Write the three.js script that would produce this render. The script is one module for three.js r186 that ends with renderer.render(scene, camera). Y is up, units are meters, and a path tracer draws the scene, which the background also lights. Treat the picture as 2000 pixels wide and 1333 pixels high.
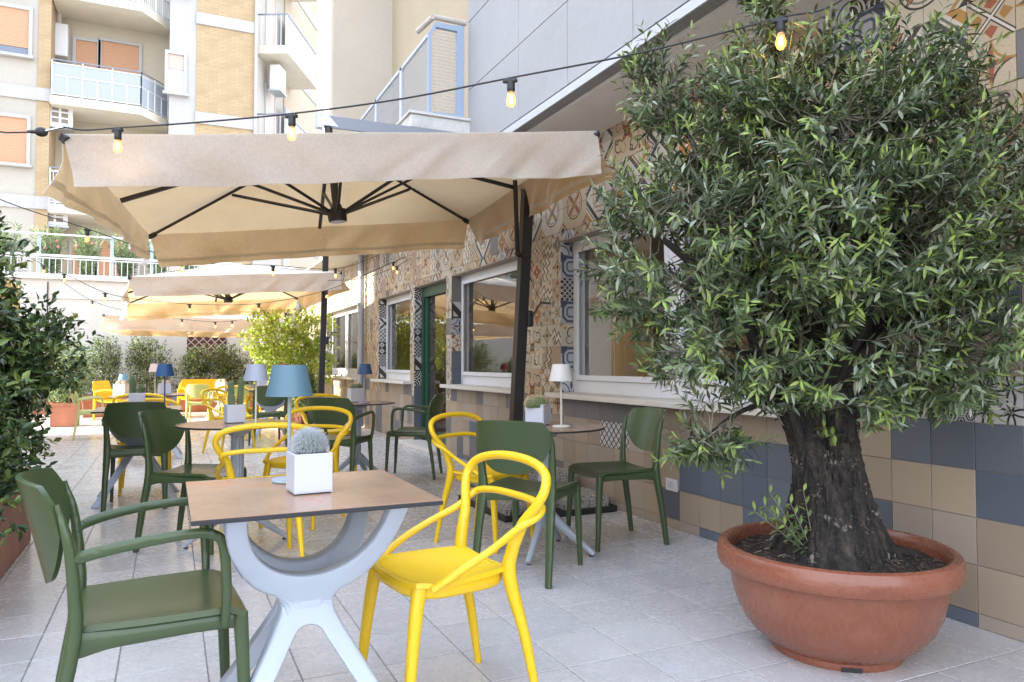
import * as THREE from 'three';
import { mergeGeometries, toCreasedNormals } from 'three/addons/utils/BufferGeometryUtils.js';
import { RoundedBoxGeometry } from 'three/addons/geometries/RoundedBoxGeometry.js';
import { ImprovedNoise } from 'three/addons/math/ImprovedNoise.js';

// ---------- camera, sky, sun, exposure ----------
const V = (x, y, z) => new THREE.Vector3(x, y, z);
const scene = new THREE.Scene();
const PITCH = 1.7303 * Math.PI / 180, YAW = 24.9415 * Math.PI / 180, FPX = 1440, EYE = V(0, 1.112, 0);
const FWD = V(Math.sin(YAW) * Math.cos(PITCH), Math.sin(PITCH), -Math.cos(YAW) * Math.cos(PITCH));
const RGT = V(Math.cos(YAW), 0, Math.sin(YAW)), UPV = RGT.clone().cross(FWD);
const camera = new THREE.PerspectiveCamera(49.674, 2000 / 1333, 0.05, 400);
camera.position.copy(EYE); camera.lookAt(EYE.clone().add(FWD));
const renderer = new THREE.WebGLRenderer({ antialias: true });
renderer.toneMapping = THREE.LinearToneMapping;
renderer.toneMappingExposure = 6.6;
renderer.shadowMap.enabled = true;
const SUN = V(-1, 0.5, -0.12).normalize();
{ // bright, slightly hazy summer sky
  const w = 128, h = 64, d = new Float32Array(w * h * 4);
  for (let j = 0; j < h; j++) for (let i = 0; i < w; i++) {
    const el = ((j + 0.5) / h - 0.5) * Math.PI, t = Math.pow(Math.max(0, Math.sin(el)), 0.55), k = (j * w + i) * 4;
    const lo = [0.88, 0.885, 0.91], hi = [0.44, 0.54, 0.74], g = [0.30, 0.29, 0.28];
    for (let c = 0; c < 3; c++) d[k + c] = (el < 0 ? g[c] : lo[c] + (hi[c] - lo[c]) * t) * 0.8;
    d[k + 3] = 1;
  }
  const t = new THREE.DataTexture(d, w, h, THREE.RGBAFormat, THREE.FloatType);
  t.mapping = THREE.EquirectangularReflectionMapping; t.magFilter = THREE.LinearFilter; t.minFilter = THREE.LinearFilter; t.needsUpdate = true;
  scene.background = t; scene.environment = t;
}
const sun = new THREE.DirectionalLight(new THREE.Color().setRGB(1, 0.93, 0.82), 3.0);
sun.position.copy(SUN.clone().multiplyScalar(60)).add(V(0, 0, -12)); sun.target.position.set(0, 0, -12);
sun.castShadow = true; sun.shadow.mapSize.set(2048, 2048); sun.shadow.radius = 1.5;
Object.assign(sun.shadow.camera, { left: -30, right: 30, top: 30, bottom: -30, near: 1, far: 140 });
scene.add(sun, sun.target);

// ---------- helpers ----------
function rngOf(a) { return () => { a |= 0; a = a + 0x6D2B79F5 | 0; let t = Math.imul(a ^ a >>> 15, 1 | a); t = t + Math.imul(t ^ t >>> 7, 61 | t) ^ t; return ((t ^ t >>> 14) >>> 0) / 4294967296; }; }
const rnd = rngOf(20240611), rr = (a, b) => a + (b - a) * rnd(), pick = a => a[Math.floor(rnd() * a.length)];
const noise = new ImprovedNoise(), N3 = (x, y, z) => noise.noise(x, y, z);
const clamp = (x, a, b) => Math.min(b, Math.max(a, x)), sm = (a, b, x) => { x = clamp((x - a) / (b - a), 0, 1); return x * x * (3 - 2 * x); };
const ray = (px, py) => FWD.clone().addScaledVector(RGT, (px - 1000) / FPX).addScaledVector(UPV, -(py - 666.5) / FPX);
const dep = (px, py, d) => EYE.clone().addScaledVector(ray(px, py), d);
const atY = (px, py, y) => { const d = ray(px, py); return EYE.clone().addScaledVector(d, (y - EYE.y) / d.y); };
const atX = (px, py, x) => { const d = ray(px, py); return EYE.clone().addScaledVector(d, x / d.x); };
const atZ = (px, py, z) => { const d = ray(px, py); return EYE.clone().addScaledVector(d, z / d.z); };
function atPlan(px, py, A, B) { // meets the upright plane through A and B
  const d = ray(px, py), nx = B.z - A.z, nz = -(B.x - A.x);
  return EYE.clone().addScaledVector(d, (A.x * nx + A.z * nz) / (d.x * nx + d.z * nz));
}
const taken = {};
const numbered = n => { const k = taken[n] = (taken[n] ?? -1) + 1; return k ? `${n}_${String(k).padStart(3, '0')}` : n; };
function tag(o, label, category, group, kind) {
  o.userData.label = label; o.userData.category = category; if (group) o.userData.group = group; if (kind) o.userData.kind = kind; return o;
}
function thing(name, label, category, pos = [0, 0, 0], turn = 0, group) {
  const o = new THREE.Group(); o.name = numbered(name); o.position.set(...pos); o.rotation.y = turn; scene.add(o);
  return tag(o, label, category, group);
}
function dup(src, label, pos, turn = 0, group) {
  const o = src.clone(); o.name = numbered(src.name.replace(/_\d{3}$/, '')); o.userData = { ...src.userData };
  o.position.set(...pos); o.rotation.y = turn; scene.add(o); o.userData.label = label; if (group) o.userData.group = group; return o;
}
function merge(list) {
  if (!Array.isArray(list)) list = [list];
  return mergeGeometries(list.map(g => {
    g = g.index ? g.toNonIndexed() : g.clone();
    if (!g.attributes.normal) g.computeVertexNormals();
    if (!g.attributes.uv) g.setAttribute('uv', new THREE.BufferAttribute(new Float32Array(g.attributes.position.count * 2), 2));
    for (const k of Object.keys(g.attributes)) if (!['position', 'normal', 'uv'].includes(k)) g.deleteAttribute(k);
    return g;
  }));
}
function boxUV(g, s, ox = 0, oy = 0) {
  const p = g.attributes.position, n = g.attributes.normal, uv = new Float32Array(p.count * 2);
  for (let i = 0; i < p.count; i++) {
    const ax = Math.abs(n.getX(i)), ay = Math.abs(n.getY(i)), az = Math.abs(n.getZ(i)), x = p.getX(i), y = p.getY(i), z = p.getZ(i);
    const [u, v] = ay >= ax && ay >= az ? [x, z] : ax >= az ? [z, y] : [x, y];
    uv[i * 2] = u / s + ox; uv[i * 2 + 1] = v / s + oy;
  }
  g.setAttribute('uv', new THREE.BufferAttribute(uv, 2)); return g;
}
function part(parent, name, geos, mat, keepUV = false) {
  const g = merge(geos);
  if (!keepUV && mat.userData.uv) boxUV(g, mat.userData.uv);
  const m = new THREE.Mesh(g, mat); m.name = name; m.castShadow = m.receiveShadow = true; parent.add(m); return m;
}
function struct(name, geos, mat, kind = 'structure') { const m = part(scene, numbered(name), geos, mat); m.userData.kind = kind; return m; }
const tr = (g, x = 0, y = 0, z = 0) => g.translate(x, y, z);
const box = (w, h, d, x = 0, y = 0, z = 0) => new THREE.BoxGeometry(w, h, d).translate(x, y, z);
const bx = (x0, x1, y0, y1, z0, z1) => box(Math.abs(x1 - x0), Math.abs(y1 - y0), Math.abs(z1 - z0), (x0 + x1) / 2, (y0 + y1) / 2, (z0 + z1) / 2);
const rbox = (w, h, d, r, x = 0, y = 0, z = 0, s = 2) => new RoundedBoxGeometry(w, h, d, s, r).translate(x, y, z);
const cyl = (r0, r1, h, x = 0, y = 0, z = 0, n = 16) => new THREE.CylinderGeometry(r1, r0, h, n).translate(x, y + h / 2, z);
const lathe = (pts, n = 28) => new THREE.LatheGeometry(pts.map(p => new THREE.Vector2(p[0], p[1])), n);
function bar(a, b, w, d = w, n = 0) { // straight bar between two points, box or round
  const A = V(...a), B = V(...b), L = A.distanceTo(B);
  const g = n ? new THREE.CylinderGeometry(d, w, L, n) : new THREE.BoxGeometry(w, L, d);
  g.applyQuaternion(new THREE.Quaternion().setFromUnitVectors(V(0, 1, 0), B.clone().sub(A).normalize()));
  return g.translate((A.x + B.x) / 2, (A.y + B.y) / 2, (A.z + B.z) / 2);
}
// swept limb: path of [x,y,z,a,b]; a, b half-sizes of the section, p its squareness
function sweep(path, { seg = 40, n = 12, closed = false, up = V(0, 0, 1), p = 2, tension = 0.5, type = 'catmullrom' } = {}) {
  const c = new THREE.CatmullRomCurve3(path.map(q => V(q[0], q[1], q[2])), closed, type, tension);
  const m = path.length, pos = [], idx = [];
  for (let i = 0; i <= seg; i++) {
    const t = i / seg, P = c.getPoint(t), T = c.getTangent(t), f = t * (closed ? m : m - 1), k = Math.min(Math.floor(f), (closed ? m : m - 1) - 1), e = f - k;
    const q0 = path[k], q1 = path[(k + 1) % m], s = e * e * (3 - 2 * e), a = q0[3] + (q1[3] - q0[3]) * s, b = (q0[4] ?? q0[3]) + ((q1[4] ?? q1[3]) - (q0[4] ?? q0[3])) * s;
    const B = T.clone().cross(up).normalize(), Nn = B.clone().cross(T).normalize();
    for (let j = 0; j < n; j++) {
      const w = j / n * Math.PI * 2, cx = Math.cos(w), sx = Math.sin(w), e2 = 2 / p;
      const u = Math.sign(cx) * Math.pow(Math.abs(cx), e2) * a, v = Math.sign(sx) * Math.pow(Math.abs(sx), e2) * b;
      const Q = P.clone().addScaledVector(B, u).addScaledVector(Nn, v); pos.push(Q.x, Q.y, Q.z);
    }
  }
  for (let i = 0; i < seg; i++) for (let j = 0; j < n; j++) {
    const a = i * n + j, b = i * n + (j + 1) % n, d = a + n, e = b + n; idx.push(a, d, b, b, d, e);
  }
  if (!closed) for (const i of [0, seg]) {
    const P = c.getPoint(i / seg), k = pos.length / 3; pos.push(P.x, P.y, P.z);
    for (let j = 0; j < n; j++) { const a = i * n + j, b = i * n + (j + 1) % n; i ? idx.push(a, k, b) : idx.push(a, b, k); }
  }
  const g = new THREE.BufferGeometry(); g.setAttribute('position', new THREE.Float32BufferAttribute(pos, 3)); g.setIndex(idx);
  return toCreasedNormals(g, 1.0);
}
// curved sheet fn(u,v)->Vector3 for u,v in 0..1, given thickness
function shell(fn, th, nu = 20, nv = 14, crease = 0.8) {
  const F = [], E = 1e-3, pos = [], idx = [], W = nu + 1;
  const nor = (u, v) => { const a = fn(Math.min(1, u + E), v).sub(fn(Math.max(0, u - E), v)), b = fn(u, Math.min(1, v + E)).sub(fn(u, Math.max(0, v - E))); return a.cross(b).normalize(); };
  for (let s = 0; s < 2; s++) for (let j = 0; j <= nv; j++) for (let i = 0; i <= nu; i++) {
    const u = i / nu, v = j / nv, P = fn(u, v), n = nor(clamp(u, 0.02, 0.98), clamp(v, 0.02, 0.98)); P.addScaledVector(n, s ? -th / 2 : th / 2); pos.push(P.x, P.y, P.z);
  }
  const M = W * (nv + 1), id = (s, i, j) => s * M + j * W + i;
  for (let j = 0; j < nv; j++) for (let i = 0; i < nu; i++) {
    idx.push(id(0, i, j), id(0, i + 1, j), id(0, i, j + 1), id(0, i + 1, j), id(0, i + 1, j + 1), id(0, i, j + 1));
    idx.push(id(1, i, j), id(1, i, j + 1), id(1, i + 1, j), id(1, i + 1, j), id(1, i, j + 1), id(1, i + 1, j + 1));
  }
  const rim = []; for (let i = 0; i < nu; i++) rim.push([i, 0]); for (let j = 0; j < nv; j++) rim.push([nu, j]); for (let i = nu; i > 0; i--) rim.push([i, nv]); for (let j = nv; j > 0; j--) rim.push([0, j]);
  rim.forEach((r, k) => { const q = rim[(k + 1) % rim.length], a = id(0, ...r), b = id(0, ...q), c = id(1, ...r), d = id(1, ...q); idx.push(a, c, b, b, c, d); });
  const g = new THREE.BufferGeometry(); g.setAttribute('position', new THREE.Float32BufferAttribute(pos, 3)); g.setIndex(idx);
  return toCreasedNormals(g, crease);
}
// single cloth sheet fn(u,v)
function sheet(fn, nu, nv) {
  const pos = [], idx = [], W = nu + 1; for (let j = 0; j <= nv; j++) for (let i = 0; i <= nu; i++) { const P = fn(i / nu, j / nv); pos.push(P.x, P.y, P.z); }
  for (let j = 0; j < nv; j++) for (let i = 0; i < nu; i++) { const a = j * W + i; idx.push(a, a + 1, a + W, a + 1, a + W + 1, a + W); }
  const g = new THREE.BufferGeometry(); g.setAttribute('position', new THREE.Float32BufferAttribute(pos, 3)); g.setIndex(idx); g.computeVertexNormals(); return g;
}
// ---------- procedural textures and materials ----------
function tex(size, fn, srgb = false, h = size) {
  const d = new Uint8Array(size * h * 4);
  for (let j = 0; j < h; j++) for (let i = 0; i < size; i++) { const c = fn(i / size, j / h, i, j), k = (j * size + i) * 4; for (let q = 0; q < 3; q++) d[k + q] = clamp(Math.round((Array.isArray(c) ? c[q] : c) * 255), 0, 255); d[k + 3] = 255; }
  const t = new THREE.DataTexture(d, size, h); t.wrapS = t.wrapT = THREE.RepeatWrapping; t.magFilter = THREE.LinearFilter; t.minFilter = THREE.LinearMipmapLinearFilter; t.generateMipmaps = true;
  if (srgb) t.colorSpace = THREE.SRGBColorSpace; t.needsUpdate = true; return t;
}
// tileable value noise
function tnoise(seed, oct, base) {
  const r = rngOf(seed), L = [];
  for (let o = 0; o < oct; o++) { const n = base << o, a = new Float32Array(n * n); for (let i = 0; i < a.length; i++) a[i] = r(); L.push([n, a]); }
  return (u, v) => { let s = 0, w = 0, amp = 1; for (const [n, a] of L) { const x = u * n, y = v * n, i = Math.floor(x), j = Math.floor(y), fx = x - i, fy = y - j, sx = fx * fx * (3 - 2 * fx), sy = fy * fy * (3 - 2 * fy), g = (p, q) => a[((q % n + n) % n) * n + (p % n + n) % n]; s += amp * ((g(i, j) * (1 - sx) + g(i + 1, j) * sx) * (1 - sy) + (g(i, j + 1) * (1 - sx) + g(i + 1, j + 1) * sx) * sy); w += amp; amp *= 0.55; } return s / w; };
}
const nA = tnoise(3, 6, 4), nB = tnoise(9, 5, 8), nC = tnoise(17, 3, 64);
const grey = (b, k) => tex(512, (u, v) => { const q = b + (nA(u, v) - 0.5) * k + (nC(u, v) - 0.5) * k * 0.6; return q; }, false);
const mottle = grey(0.86, 0.5), soft = grey(0.93, 0.14), fine = tex(512, (u, v) => nC(u, v)), fineN = tex(512, (u, v) => 0.5 * nA(u, v) + 0.5 * nC(u, v));
const lin = (r, g, b) => new THREE.Color().setRGB(r, g, b);
function M(color, o = {}) {
  const { uv, ...rest } = o, phys = ['transmission', 'clearcoat', 'sheen', 'ior', 'specularIntensity'].some(k => k in rest);
  const m = new (phys ? THREE.MeshPhysicalMaterial : THREE.MeshStandardMaterial)({ roughness: 0.7, ...rest }); m.color.copy(Array.isArray(color) ? lin(...color) : new THREE.Color(color));
  m.side = THREE.DoubleSide; if (uv) m.userData.uv = uv; return m;
}
const mat = {
  green: M([0.052, 0.079, 0.030], { roughness: 0.31 }),
  pale: M([0.50, 0.53, 0.20], { roughness: 0.45 }),
  yellow: M([0.78, 0.50, 0.012], { roughness: 0.36 }),
  whiteBase: M([0.44, 0.48, 0.54], { roughness: 0.42 }),
  greyBase: M([0.36, 0.39, 0.44], { roughness: 0.45 }),
  topEdge: M([0.018, 0.018, 0.022], { roughness: 0.5 }),
  pot: M([0.55, 0.56, 0.61], { roughness: 0.35 }), potSoil: M([0.10, 0.08, 0.06], { roughness: 1 }),
  black: M([0.016, 0.016, 0.017], { roughness: 0.5 }), blackMetal: M([0.022, 0.019, 0.018], { roughness: 0.45 }),
  steel: M([0.20, 0.22, 0.26], { roughness: 0.4, metalness: 0.35 }), zinc: M([0.42, 0.45, 0.48], { roughness: 0.42, metalness: 0.5 }),
  chrome: M([0.7, 0.7, 0.7], { roughness: 0.25, metalness: 1 }),
  frame: M([0.66, 0.66, 0.67], { roughness: 0.4 }), stoneSill: M([0.68, 0.625, 0.55], { roughness: 0.55, map: soft, uv: 0.8 }),
  doorGreen: M([0.018, 0.065, 0.035], { roughness: 0.4 }),
  glass: M([1, 1, 1], { transmission: 1, roughness: 0, thickness: 0, ior: 2.0 }),
  grout: M([0.30, 0.27, 0.24], { roughness: 0.95, bumpMap: fineN, bumpScale: 0.002, uv: 0.5 }),
  plaster: M([0.60, 0.57, 0.52], { roughness: 0.95, map: soft, bumpMap: fineN, bumpScale: 0.002, uv: 1.7 }),
  interior: M([0.46, 0.40, 0.32], { roughness: 0.9 }), ceilingWhite: M([0.62, 0.60, 0.56], { roughness: 0.9 }), wood: M([0.30, 0.17, 0.08], { roughness: 0.6 }),
};
// ---------- ground and patio floor ----------
struct('ground', new THREE.PlaneGeometry(240, 240).rotateX(-Math.PI / 2).translate(0, -0.03, -60), M([0.30, 0.29, 0.27], { roughness: 0.95, map: mottle, uv: 5 }));
const stoneTex = k => tex(512, (u, v) => { const a = nA(u + k * 0.37, v + k * 0.61) - 0.5, b = nB(u * 2 + k, v * 2) - 0.5, c = nC(u * 2, v * 2 + k) - 0.5; const q = 0.735 + a * 0.07 + b * 0.03 + c * 0.07; return [q + 0.012, q - 0.004, q - 0.018]; }, true);
const floorMats = [0, 1, 2].map(k => M([0.92 + 0.05 * k, 0.92 + 0.045 * k, 0.93 + 0.04 * k], { map: stoneTex(k), roughness: 0.5, roughnessMap: fineN, bumpMap: fineN, bumpScale: 0.00018 }));
floorMats.forEach((m, k) => m.color.multiplyScalar([1.03, 1.07, 1.0][k]));
// flat piece with chamfered rim: corner O, axes U, W, sizes w, h, face normal n
function plate(O, U, W, w, h, n, ch, th, uvf) {
  const P = (a, b, d) => O.clone().addScaledVector(U, a).addScaledVector(W, b).addScaledVector(n, d), pos = [], uv = [], nor = [];
  const A = [[ch, ch], [w - ch, ch], [w - ch, h - ch], [ch, h - ch]], B = [[0, 0], [w, 0], [w, h], [0, h]];
  const quad = (p, q) => { const a = p[1].clone().sub(p[0]), b = p[3].clone().sub(p[0]), nn = a.cross(b).normalize(); for (const i of [0, 1, 2, 0, 2, 3]) { pos.push(p[i].x, p[i].y, p[i].z); nor.push(nn.x, nn.y, nn.z); uv.push(...q[i]); } };
  const T = A.map(c => P(c[0], c[1], 0)), S = B.map(c => P(c[0], c[1], -ch)), D = B.map(c => P(c[0], c[1], -th)), ua = A.map(c => uvf(c[0], c[1])), ub = B.map(c => uvf(c[0], c[1]));
  quad(T, ua);
  for (let i = 0; i < 4; i++) { const j = (i + 1) % 4; quad([S[i], S[j], T[j], T[i]], [ub[i], ub[j], ua[j], ua[i]]); quad([D[i], D[j], S[j], S[i]], [ub[i], ub[j], ub[j], ub[i]]); }
  const g = new THREE.BufferGeometry(); g.setAttribute('position', new THREE.Float32BufferAttribute(pos, 3)); g.setAttribute('normal', new THREE.Float32BufferAttribute(nor, 3)); g.setAttribute('uv', new THREE.Float32BufferAttribute(uv, 2));
  return g;
}
{
  const fl = new THREE.Group(); fl.name = 'patio_floor'; fl.userData.kind = 'structure'; scene.add(fl);
  part(fl, 'mortar_bed', bx(-6, 3.3, -0.025, -0.0022, -20, 3), M([0.20, 0.185, 0.17], { roughness: 0.95 }));
  const S = 0.298, G = 0.0045, var_ = [];
  for (let k = 0; k < 10; k++) { const ox = rnd(), oy = rnd(), f = k % 2; var_.push(plate(V(-S / 2 + G / 2, 0, S / 2 - G / 2), V(1, 0, 0), V(0, 0, -1), S - G, S - G, V(0, 1, 0), 0.0018, 0.012, (a, b) => f ? [ox + a / 1.3, oy + b / 1.3] : [ox + b / 1.3, oy - a / 1.3])); }
  const all = [];
  for (let i = -14; i < 10; i++) for (let j = -6; j < 58; j++) { const x = 0.141 + S * (i + 0.5), z = -2.69 - 0.2985 * (j - 0.5); if (x > 3.2) continue; const q = V(x, 0, z).sub(EYE), d = q.dot(FWD), px = 1000 + FPX * q.dot(RGT) / d; all.push({ x, z, s: d > 0.6 && px > -300 && px < 2300 && 710 + 1601 / d < 1480 ? 1 / d : 0 }); }
  all.sort((a, b) => b.s - a.s);
  const rest = [];
  all.forEach((t, k) => {
    const g = pick(var_), y = rr(-0.0004, 0.0004);
    if (k < 300) { const m = new THREE.Mesh(g, pick(floorMats)); m.name = 'floor_tile'; m.position.set(t.x, y, t.z); m.castShadow = m.receiveShadow = true; fl.add(m); }
    else rest.push(g.clone().translate(t.x, y, t.z));
  });
  const m = part(fl, 'floor_tiles_beyond', rest, floorMats[1], true); m.userData.kind = 'stuff';
}
// ---------- cement-tile prints: one atlas of 8 x 8 designs ----------
const CELL = 256, cv = document.createElement('canvas'); cv.width = cv.height = CELL * 8;
const cx = cv.getContext('2d'), cellOf = {};
{
  const r = rngOf(77); let n = 0;
  const cell = (key, f) => {
    const i = n % 8, j = Math.floor(n / 8); (cellOf[key] ??= []).push([i, j]); n++;
    cx.save(); cx.translate(i * CELL, j * CELL); cx.beginPath(); cx.rect(0, 0, CELL, CELL); cx.clip(); cx.scale(CELL, CELL); f(cx); cx.restore();
  };
  const fill = c => { cx.fillStyle = c; cx.fillRect(-1, -1, 3, 3); };
  const speck = (cols, k, s = 0.006) => { for (let i = 0; i < k; i++) { cx.fillStyle = cols[Math.floor(r() * cols.length)]; const q = s * (0.5 + r()); cx.fillRect(r(), r(), q, q); } };
  const poly = (p, c, line) => { cx.beginPath(); p.forEach((q, i) => i ? cx.lineTo(...q) : cx.moveTo(...q)); cx.closePath(); if (line) { cx.strokeStyle = c; cx.lineWidth = line; cx.stroke(); } else { cx.fillStyle = c; cx.fill(); } };
  const ring = (x, y, q, c, w, a0 = 0, a1 = 7) => { cx.beginPath(); cx.arc(x, y, q, a0, a1); cx.strokeStyle = c; cx.lineWidth = w; cx.stroke(); };
  const disc = (x, y, q, c) => { cx.beginPath(); cx.arc(x, y, q, 0, 7); cx.fillStyle = c; cx.fill(); };
  const line = (a, b, c, w) => { cx.beginPath(); cx.moveTo(...a); cx.lineTo(...b); cx.strokeStyle = c; cx.lineWidth = w; cx.stroke(); };
  const petal = (x, y, l, w, ang, c, lw) => { cx.save(); cx.translate(x, y); cx.rotate(ang); cx.beginPath(); cx.moveTo(0, 0); cx.quadraticCurveTo(l / 2, -w, l, 0); cx.quadraticCurveTo(l / 2, w, 0, 0); if (lw) { cx.strokeStyle = c; cx.lineWidth = lw; cx.stroke(); } else { cx.fillStyle = c; cx.fill(); } cx.restore(); };
  const P = [ // ground, accent, dark, second
    ['#cbb596', '#b07f3e', '#4b3d33', '#a85c38'], ['#d8cbb6', '#8c867c', '#3f3a36', '#b98f55'], ['#bfa98b', '#a6583a', '#5d4a3c', '#d8ccb8'], ['#c9bda9', '#77736d', '#46403b', '#c08a45'],
  ];
  const sp = p => speck([p[2], p[3], '#efe6d6', '#9a8c7a'], 420);
  P.forEach((p, k) => { // quarter designs: four turned copies make a medallion
    cell('quarter', () => { fill(p[0]); sp(p); disc(1, 1, 0.62, k % 2 ? '#e2d7c4' : p[0]); ring(1, 1, 0.62, p[2], 0.05); ring(1, 1, 0.5, p[1], 0.05); petal(1, 1, 0.62, 0.16, Math.PI * 1.25, p[3]); petal(1, 1, 0.62, 0.16, Math.PI * 1.25, p[2], 0.025); disc(1, 1, 0.16, p[1]); poly([[0, 0.42], [0.42, 0], [0.3, 0], [0, 0.3]], p[3]); poly([[0, 0.2], [0.2, 0], [0, 0]], p[2]); });
    cell('quarter', () => { fill(p[0]); sp(p); cx.lineCap = 'round'; ring(0.55, 0.42, 0.24, p[2], 0.055, 2.4, 7.2); ring(0.42, 0.72, 0.17, p[1], 0.05, 0.5, 5); ring(0.74, 0.3, 0.1, p[2], 0.05, 1, 6); petal(1, 1, 0.5, 0.2, Math.PI * 1.25, p[3]); disc(1, 1, 0.2, p[2]); disc(1, 1, 0.12, p[1]); disc(0.2, 0.2, 0.07, p[3]); line([0, 0.1], [0.1, 0], p[2], 0.05); });
    cell('quarter', () => { fill('#d9cfbd'); sp(p); poly([[0, 1], [1, 0], [0.78, 0], [0, 0.78]], p[2]); poly([[0, 0.7], [0.7, 0], [0.62, 0], [0, 0.62]], p[1]); poly([[0, 0.5], [0.5, 0], [0.2, 0], [0, 0.2]], p[3]); disc(0.86, 0.86, 0.12, p[1]); petal(0.6, 0.6, 0.5, 0.1, 0.78, p[2], 0.03); petal(1, 0.55, 0.35, 0.08, Math.PI, p[3]); petal(0.55, 1, 0.35, 0.08, -Math.PI / 2, p[3]); });
    cell('single', () => { fill(p[0]); sp(p); line([0, 0], [1, 1], p[2], 0.11); line([0, 1], [1, 0], p[2], 0.11); line([0, 0], [1, 1], '#e6dccb', 0.05); line([0, 1], [1, 0], '#e6dccb', 0.05); for (let i = 0; i < 4; i++) { const a = i * Math.PI / 2; poly([[0.5 + 0.46 * Math.cos(a), 0.5 + 0.46 * Math.sin(a)], [0.5 + 0.3 * Math.cos(a + 0.5), 0.5 + 0.3 * Math.sin(a + 0.5)], [0.5 + 0.17 * Math.cos(a), 0.5 + 0.17 * Math.sin(a)], [0.5 + 0.3 * Math.cos(a - 0.5), 0.5 + 0.3 * Math.sin(a - 0.5)]], i % 2 ? p[1] : p[3]); } });
    cell('single', () => { fill('#ddd2bf'); sp(p); for (let i = 0; i < 8; i++) petal(0.5, 0.5, 0.44, 0.1, i * Math.PI / 4, i % 2 ? p[1] : p[2], i % 2 ? 0 : 0.025); disc(0.5, 0.5, 0.1, p[3]); for (const a of [0, 1]) for (const b of [0, 1]) { disc(a, b, 0.24, p[1]); ring(a, b, 0.24, p[2], 0.03); disc(a, b, 0.1, p[3]); } });
    cell('single', () => { fill(p[0]); sp(p); ring(0, 0, 0.5, p[2], 0.05); ring(1, 1, 0.5, p[2], 0.05); ring(1, 0, 0.5, p[1], 0.05); ring(0, 1, 0.5, p[1], 0.05); petal(0.1, 0.5, 0.8, 0.13, 0, p[3]); petal(0.5, 0.1, 0.8, 0.13, Math.PI / 2, p[3]); disc(0.5, 0.5, 0.09, p[2]); });
    cell('single', () => { fill(p[0]); sp(p); for (let i = 0; i < 3; i++) { const o = i * 0.17; cx.beginPath(); cx.moveTo(0, 0.25 + o); cx.lineTo(0.25, 0.05 + o); cx.lineTo(0.4, 0.3 + o); cx.lineTo(0.6, 0.1 + o); cx.lineTo(0.75, 0.45 + o); cx.lineTo(1, 0.25 + o); cx.strokeStyle = i % 2 ? '#e6dccb' : p[2]; cx.lineWidth = 0.06; cx.stroke(); } disc(0.78, 0.16, 0.1, p[1]); disc(0.2, 0.85, 0.1, p[3]); });
    cell('single', () => { fill(p[0]); sp(p); cx.beginPath(); for (let i = 0; i <= 48; i++) { const a = i / 48 * Math.PI * 2, q = 0.36 + 0.07 * Math.cos(4 * a); i ? cx.lineTo(0.5 + q * 0.85 * Math.cos(a), 0.5 + q * Math.sin(a)) : cx.moveTo(0.5 + q * 0.85, 0.5); } cx.fillStyle = p[1]; cx.fill(); cx.strokeStyle = p[3]; cx.lineWidth = 0.05; cx.stroke(); petal(0.5, 0.28, 0.44, 0.12, Math.PI / 2, p[2]); disc(0.5, 0.5, 0.06, '#e6dccb'); for (const a of [0, 1]) for (const b of [0, 1]) petal(a, b, 0.3, 0.09, Math.atan2(0.5 - b, 0.5 - a), p[2]); });
  });
  const W = '#d7d3ce', K = '#38332f';
  cell('circles', () => { fill(W); for (const x of [0.25, 0.75]) for (const y of [0.25, 0.75]) for (let i = 0; i < 4; i++) petal(x, y, 0.5, 0.15, i * Math.PI / 2, K, 0.042); for (const x of [0.25, 0.75]) for (const y of [0.25, 0.75]) { poly([[x - 0.05, y], [x, y - 0.05], [x + 0.05, y], [x, y + 0.05]], W); poly([[x - 0.03, y], [x, y - 0.03], [x + 0.03, y], [x, y + 0.03]], K); } });
  cell('hexes', () => { fill(K); for (let i = 0; i < 5; i++) for (let j = -1; j < 5; j++) { const x = (i + 0.5) / 5, y = (j + (i % 2 ? 0.5 : 0) + 0.5) / 4, h = (a, b) => [[x - a, y], [x - a / 2, y - b], [x + a / 2, y - b], [x + a, y], [x + a / 2, y + b], [x - a / 2, y + b]]; poly(h(0.12, 0.105), W, 0.022); poly(h(0.06, 0.055), W, 0.02); } });
  cell('mono', () => { fill(W); for (let i = -2; i < 5; i++) { line([i / 3, 0], [i / 3 + 1, 1], K, 0.05); line([i / 3 + 1, 0], [i / 3, 1], K, 0.05); } });
  cell('mono', () => { fill(K); for (const x of [0, 0.5]) for (const y of [0, 0.5]) { poly([[x + 0.25, y + 0.03], [x + 0.47, y + 0.25], [x + 0.25, y + 0.47], [x + 0.03, y + 0.25]], W); poly([[x + 0.25, y + 0.13], [x + 0.37, y + 0.25], [x + 0.25, y + 0.37], [x + 0.13, y + 0.25]], K); disc(x + 0.25, y + 0.25, 0.045, W); } });
  cell('mono', () => { fill(W); for (let i = 0; i < 8; i++) for (let j = 0; j < 8; j++) { if ((i + j) % 2) poly([[i / 8, j / 8], [(i + 1) / 8, j / 8], [(i + 1) / 8, (j + 1) / 8], [i / 8, (j + 1) / 8]], K); else disc((i + 0.5) / 8, (j + 0.5) / 8, 0.025, K); } });
  cell('mono', () => { fill(W); poly([[0, 0], [1, 1], [0, 1]], K); poly([[0.55, 0.1], [0.9, 0.1], [0.9, 0.45]], K); poly([[0.1, 0.55], [0.45, 0.9], [0.1, 0.9]], W); });
  cell('mono', () => { fill(K); for (const a of [0, 1]) for (const b of [0, 1]) { ring(a, b, 0.44, W, 0.06); ring(a, b, 0.28, W, 0.05); disc(a, b, 0.13, W); } for (let i = 0; i < 4; i++) petal(0.5, 0.5, 0.3, 0.09, i * Math.PI / 2, W); disc(0.5, 0.5, 0.05, K); });
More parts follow.
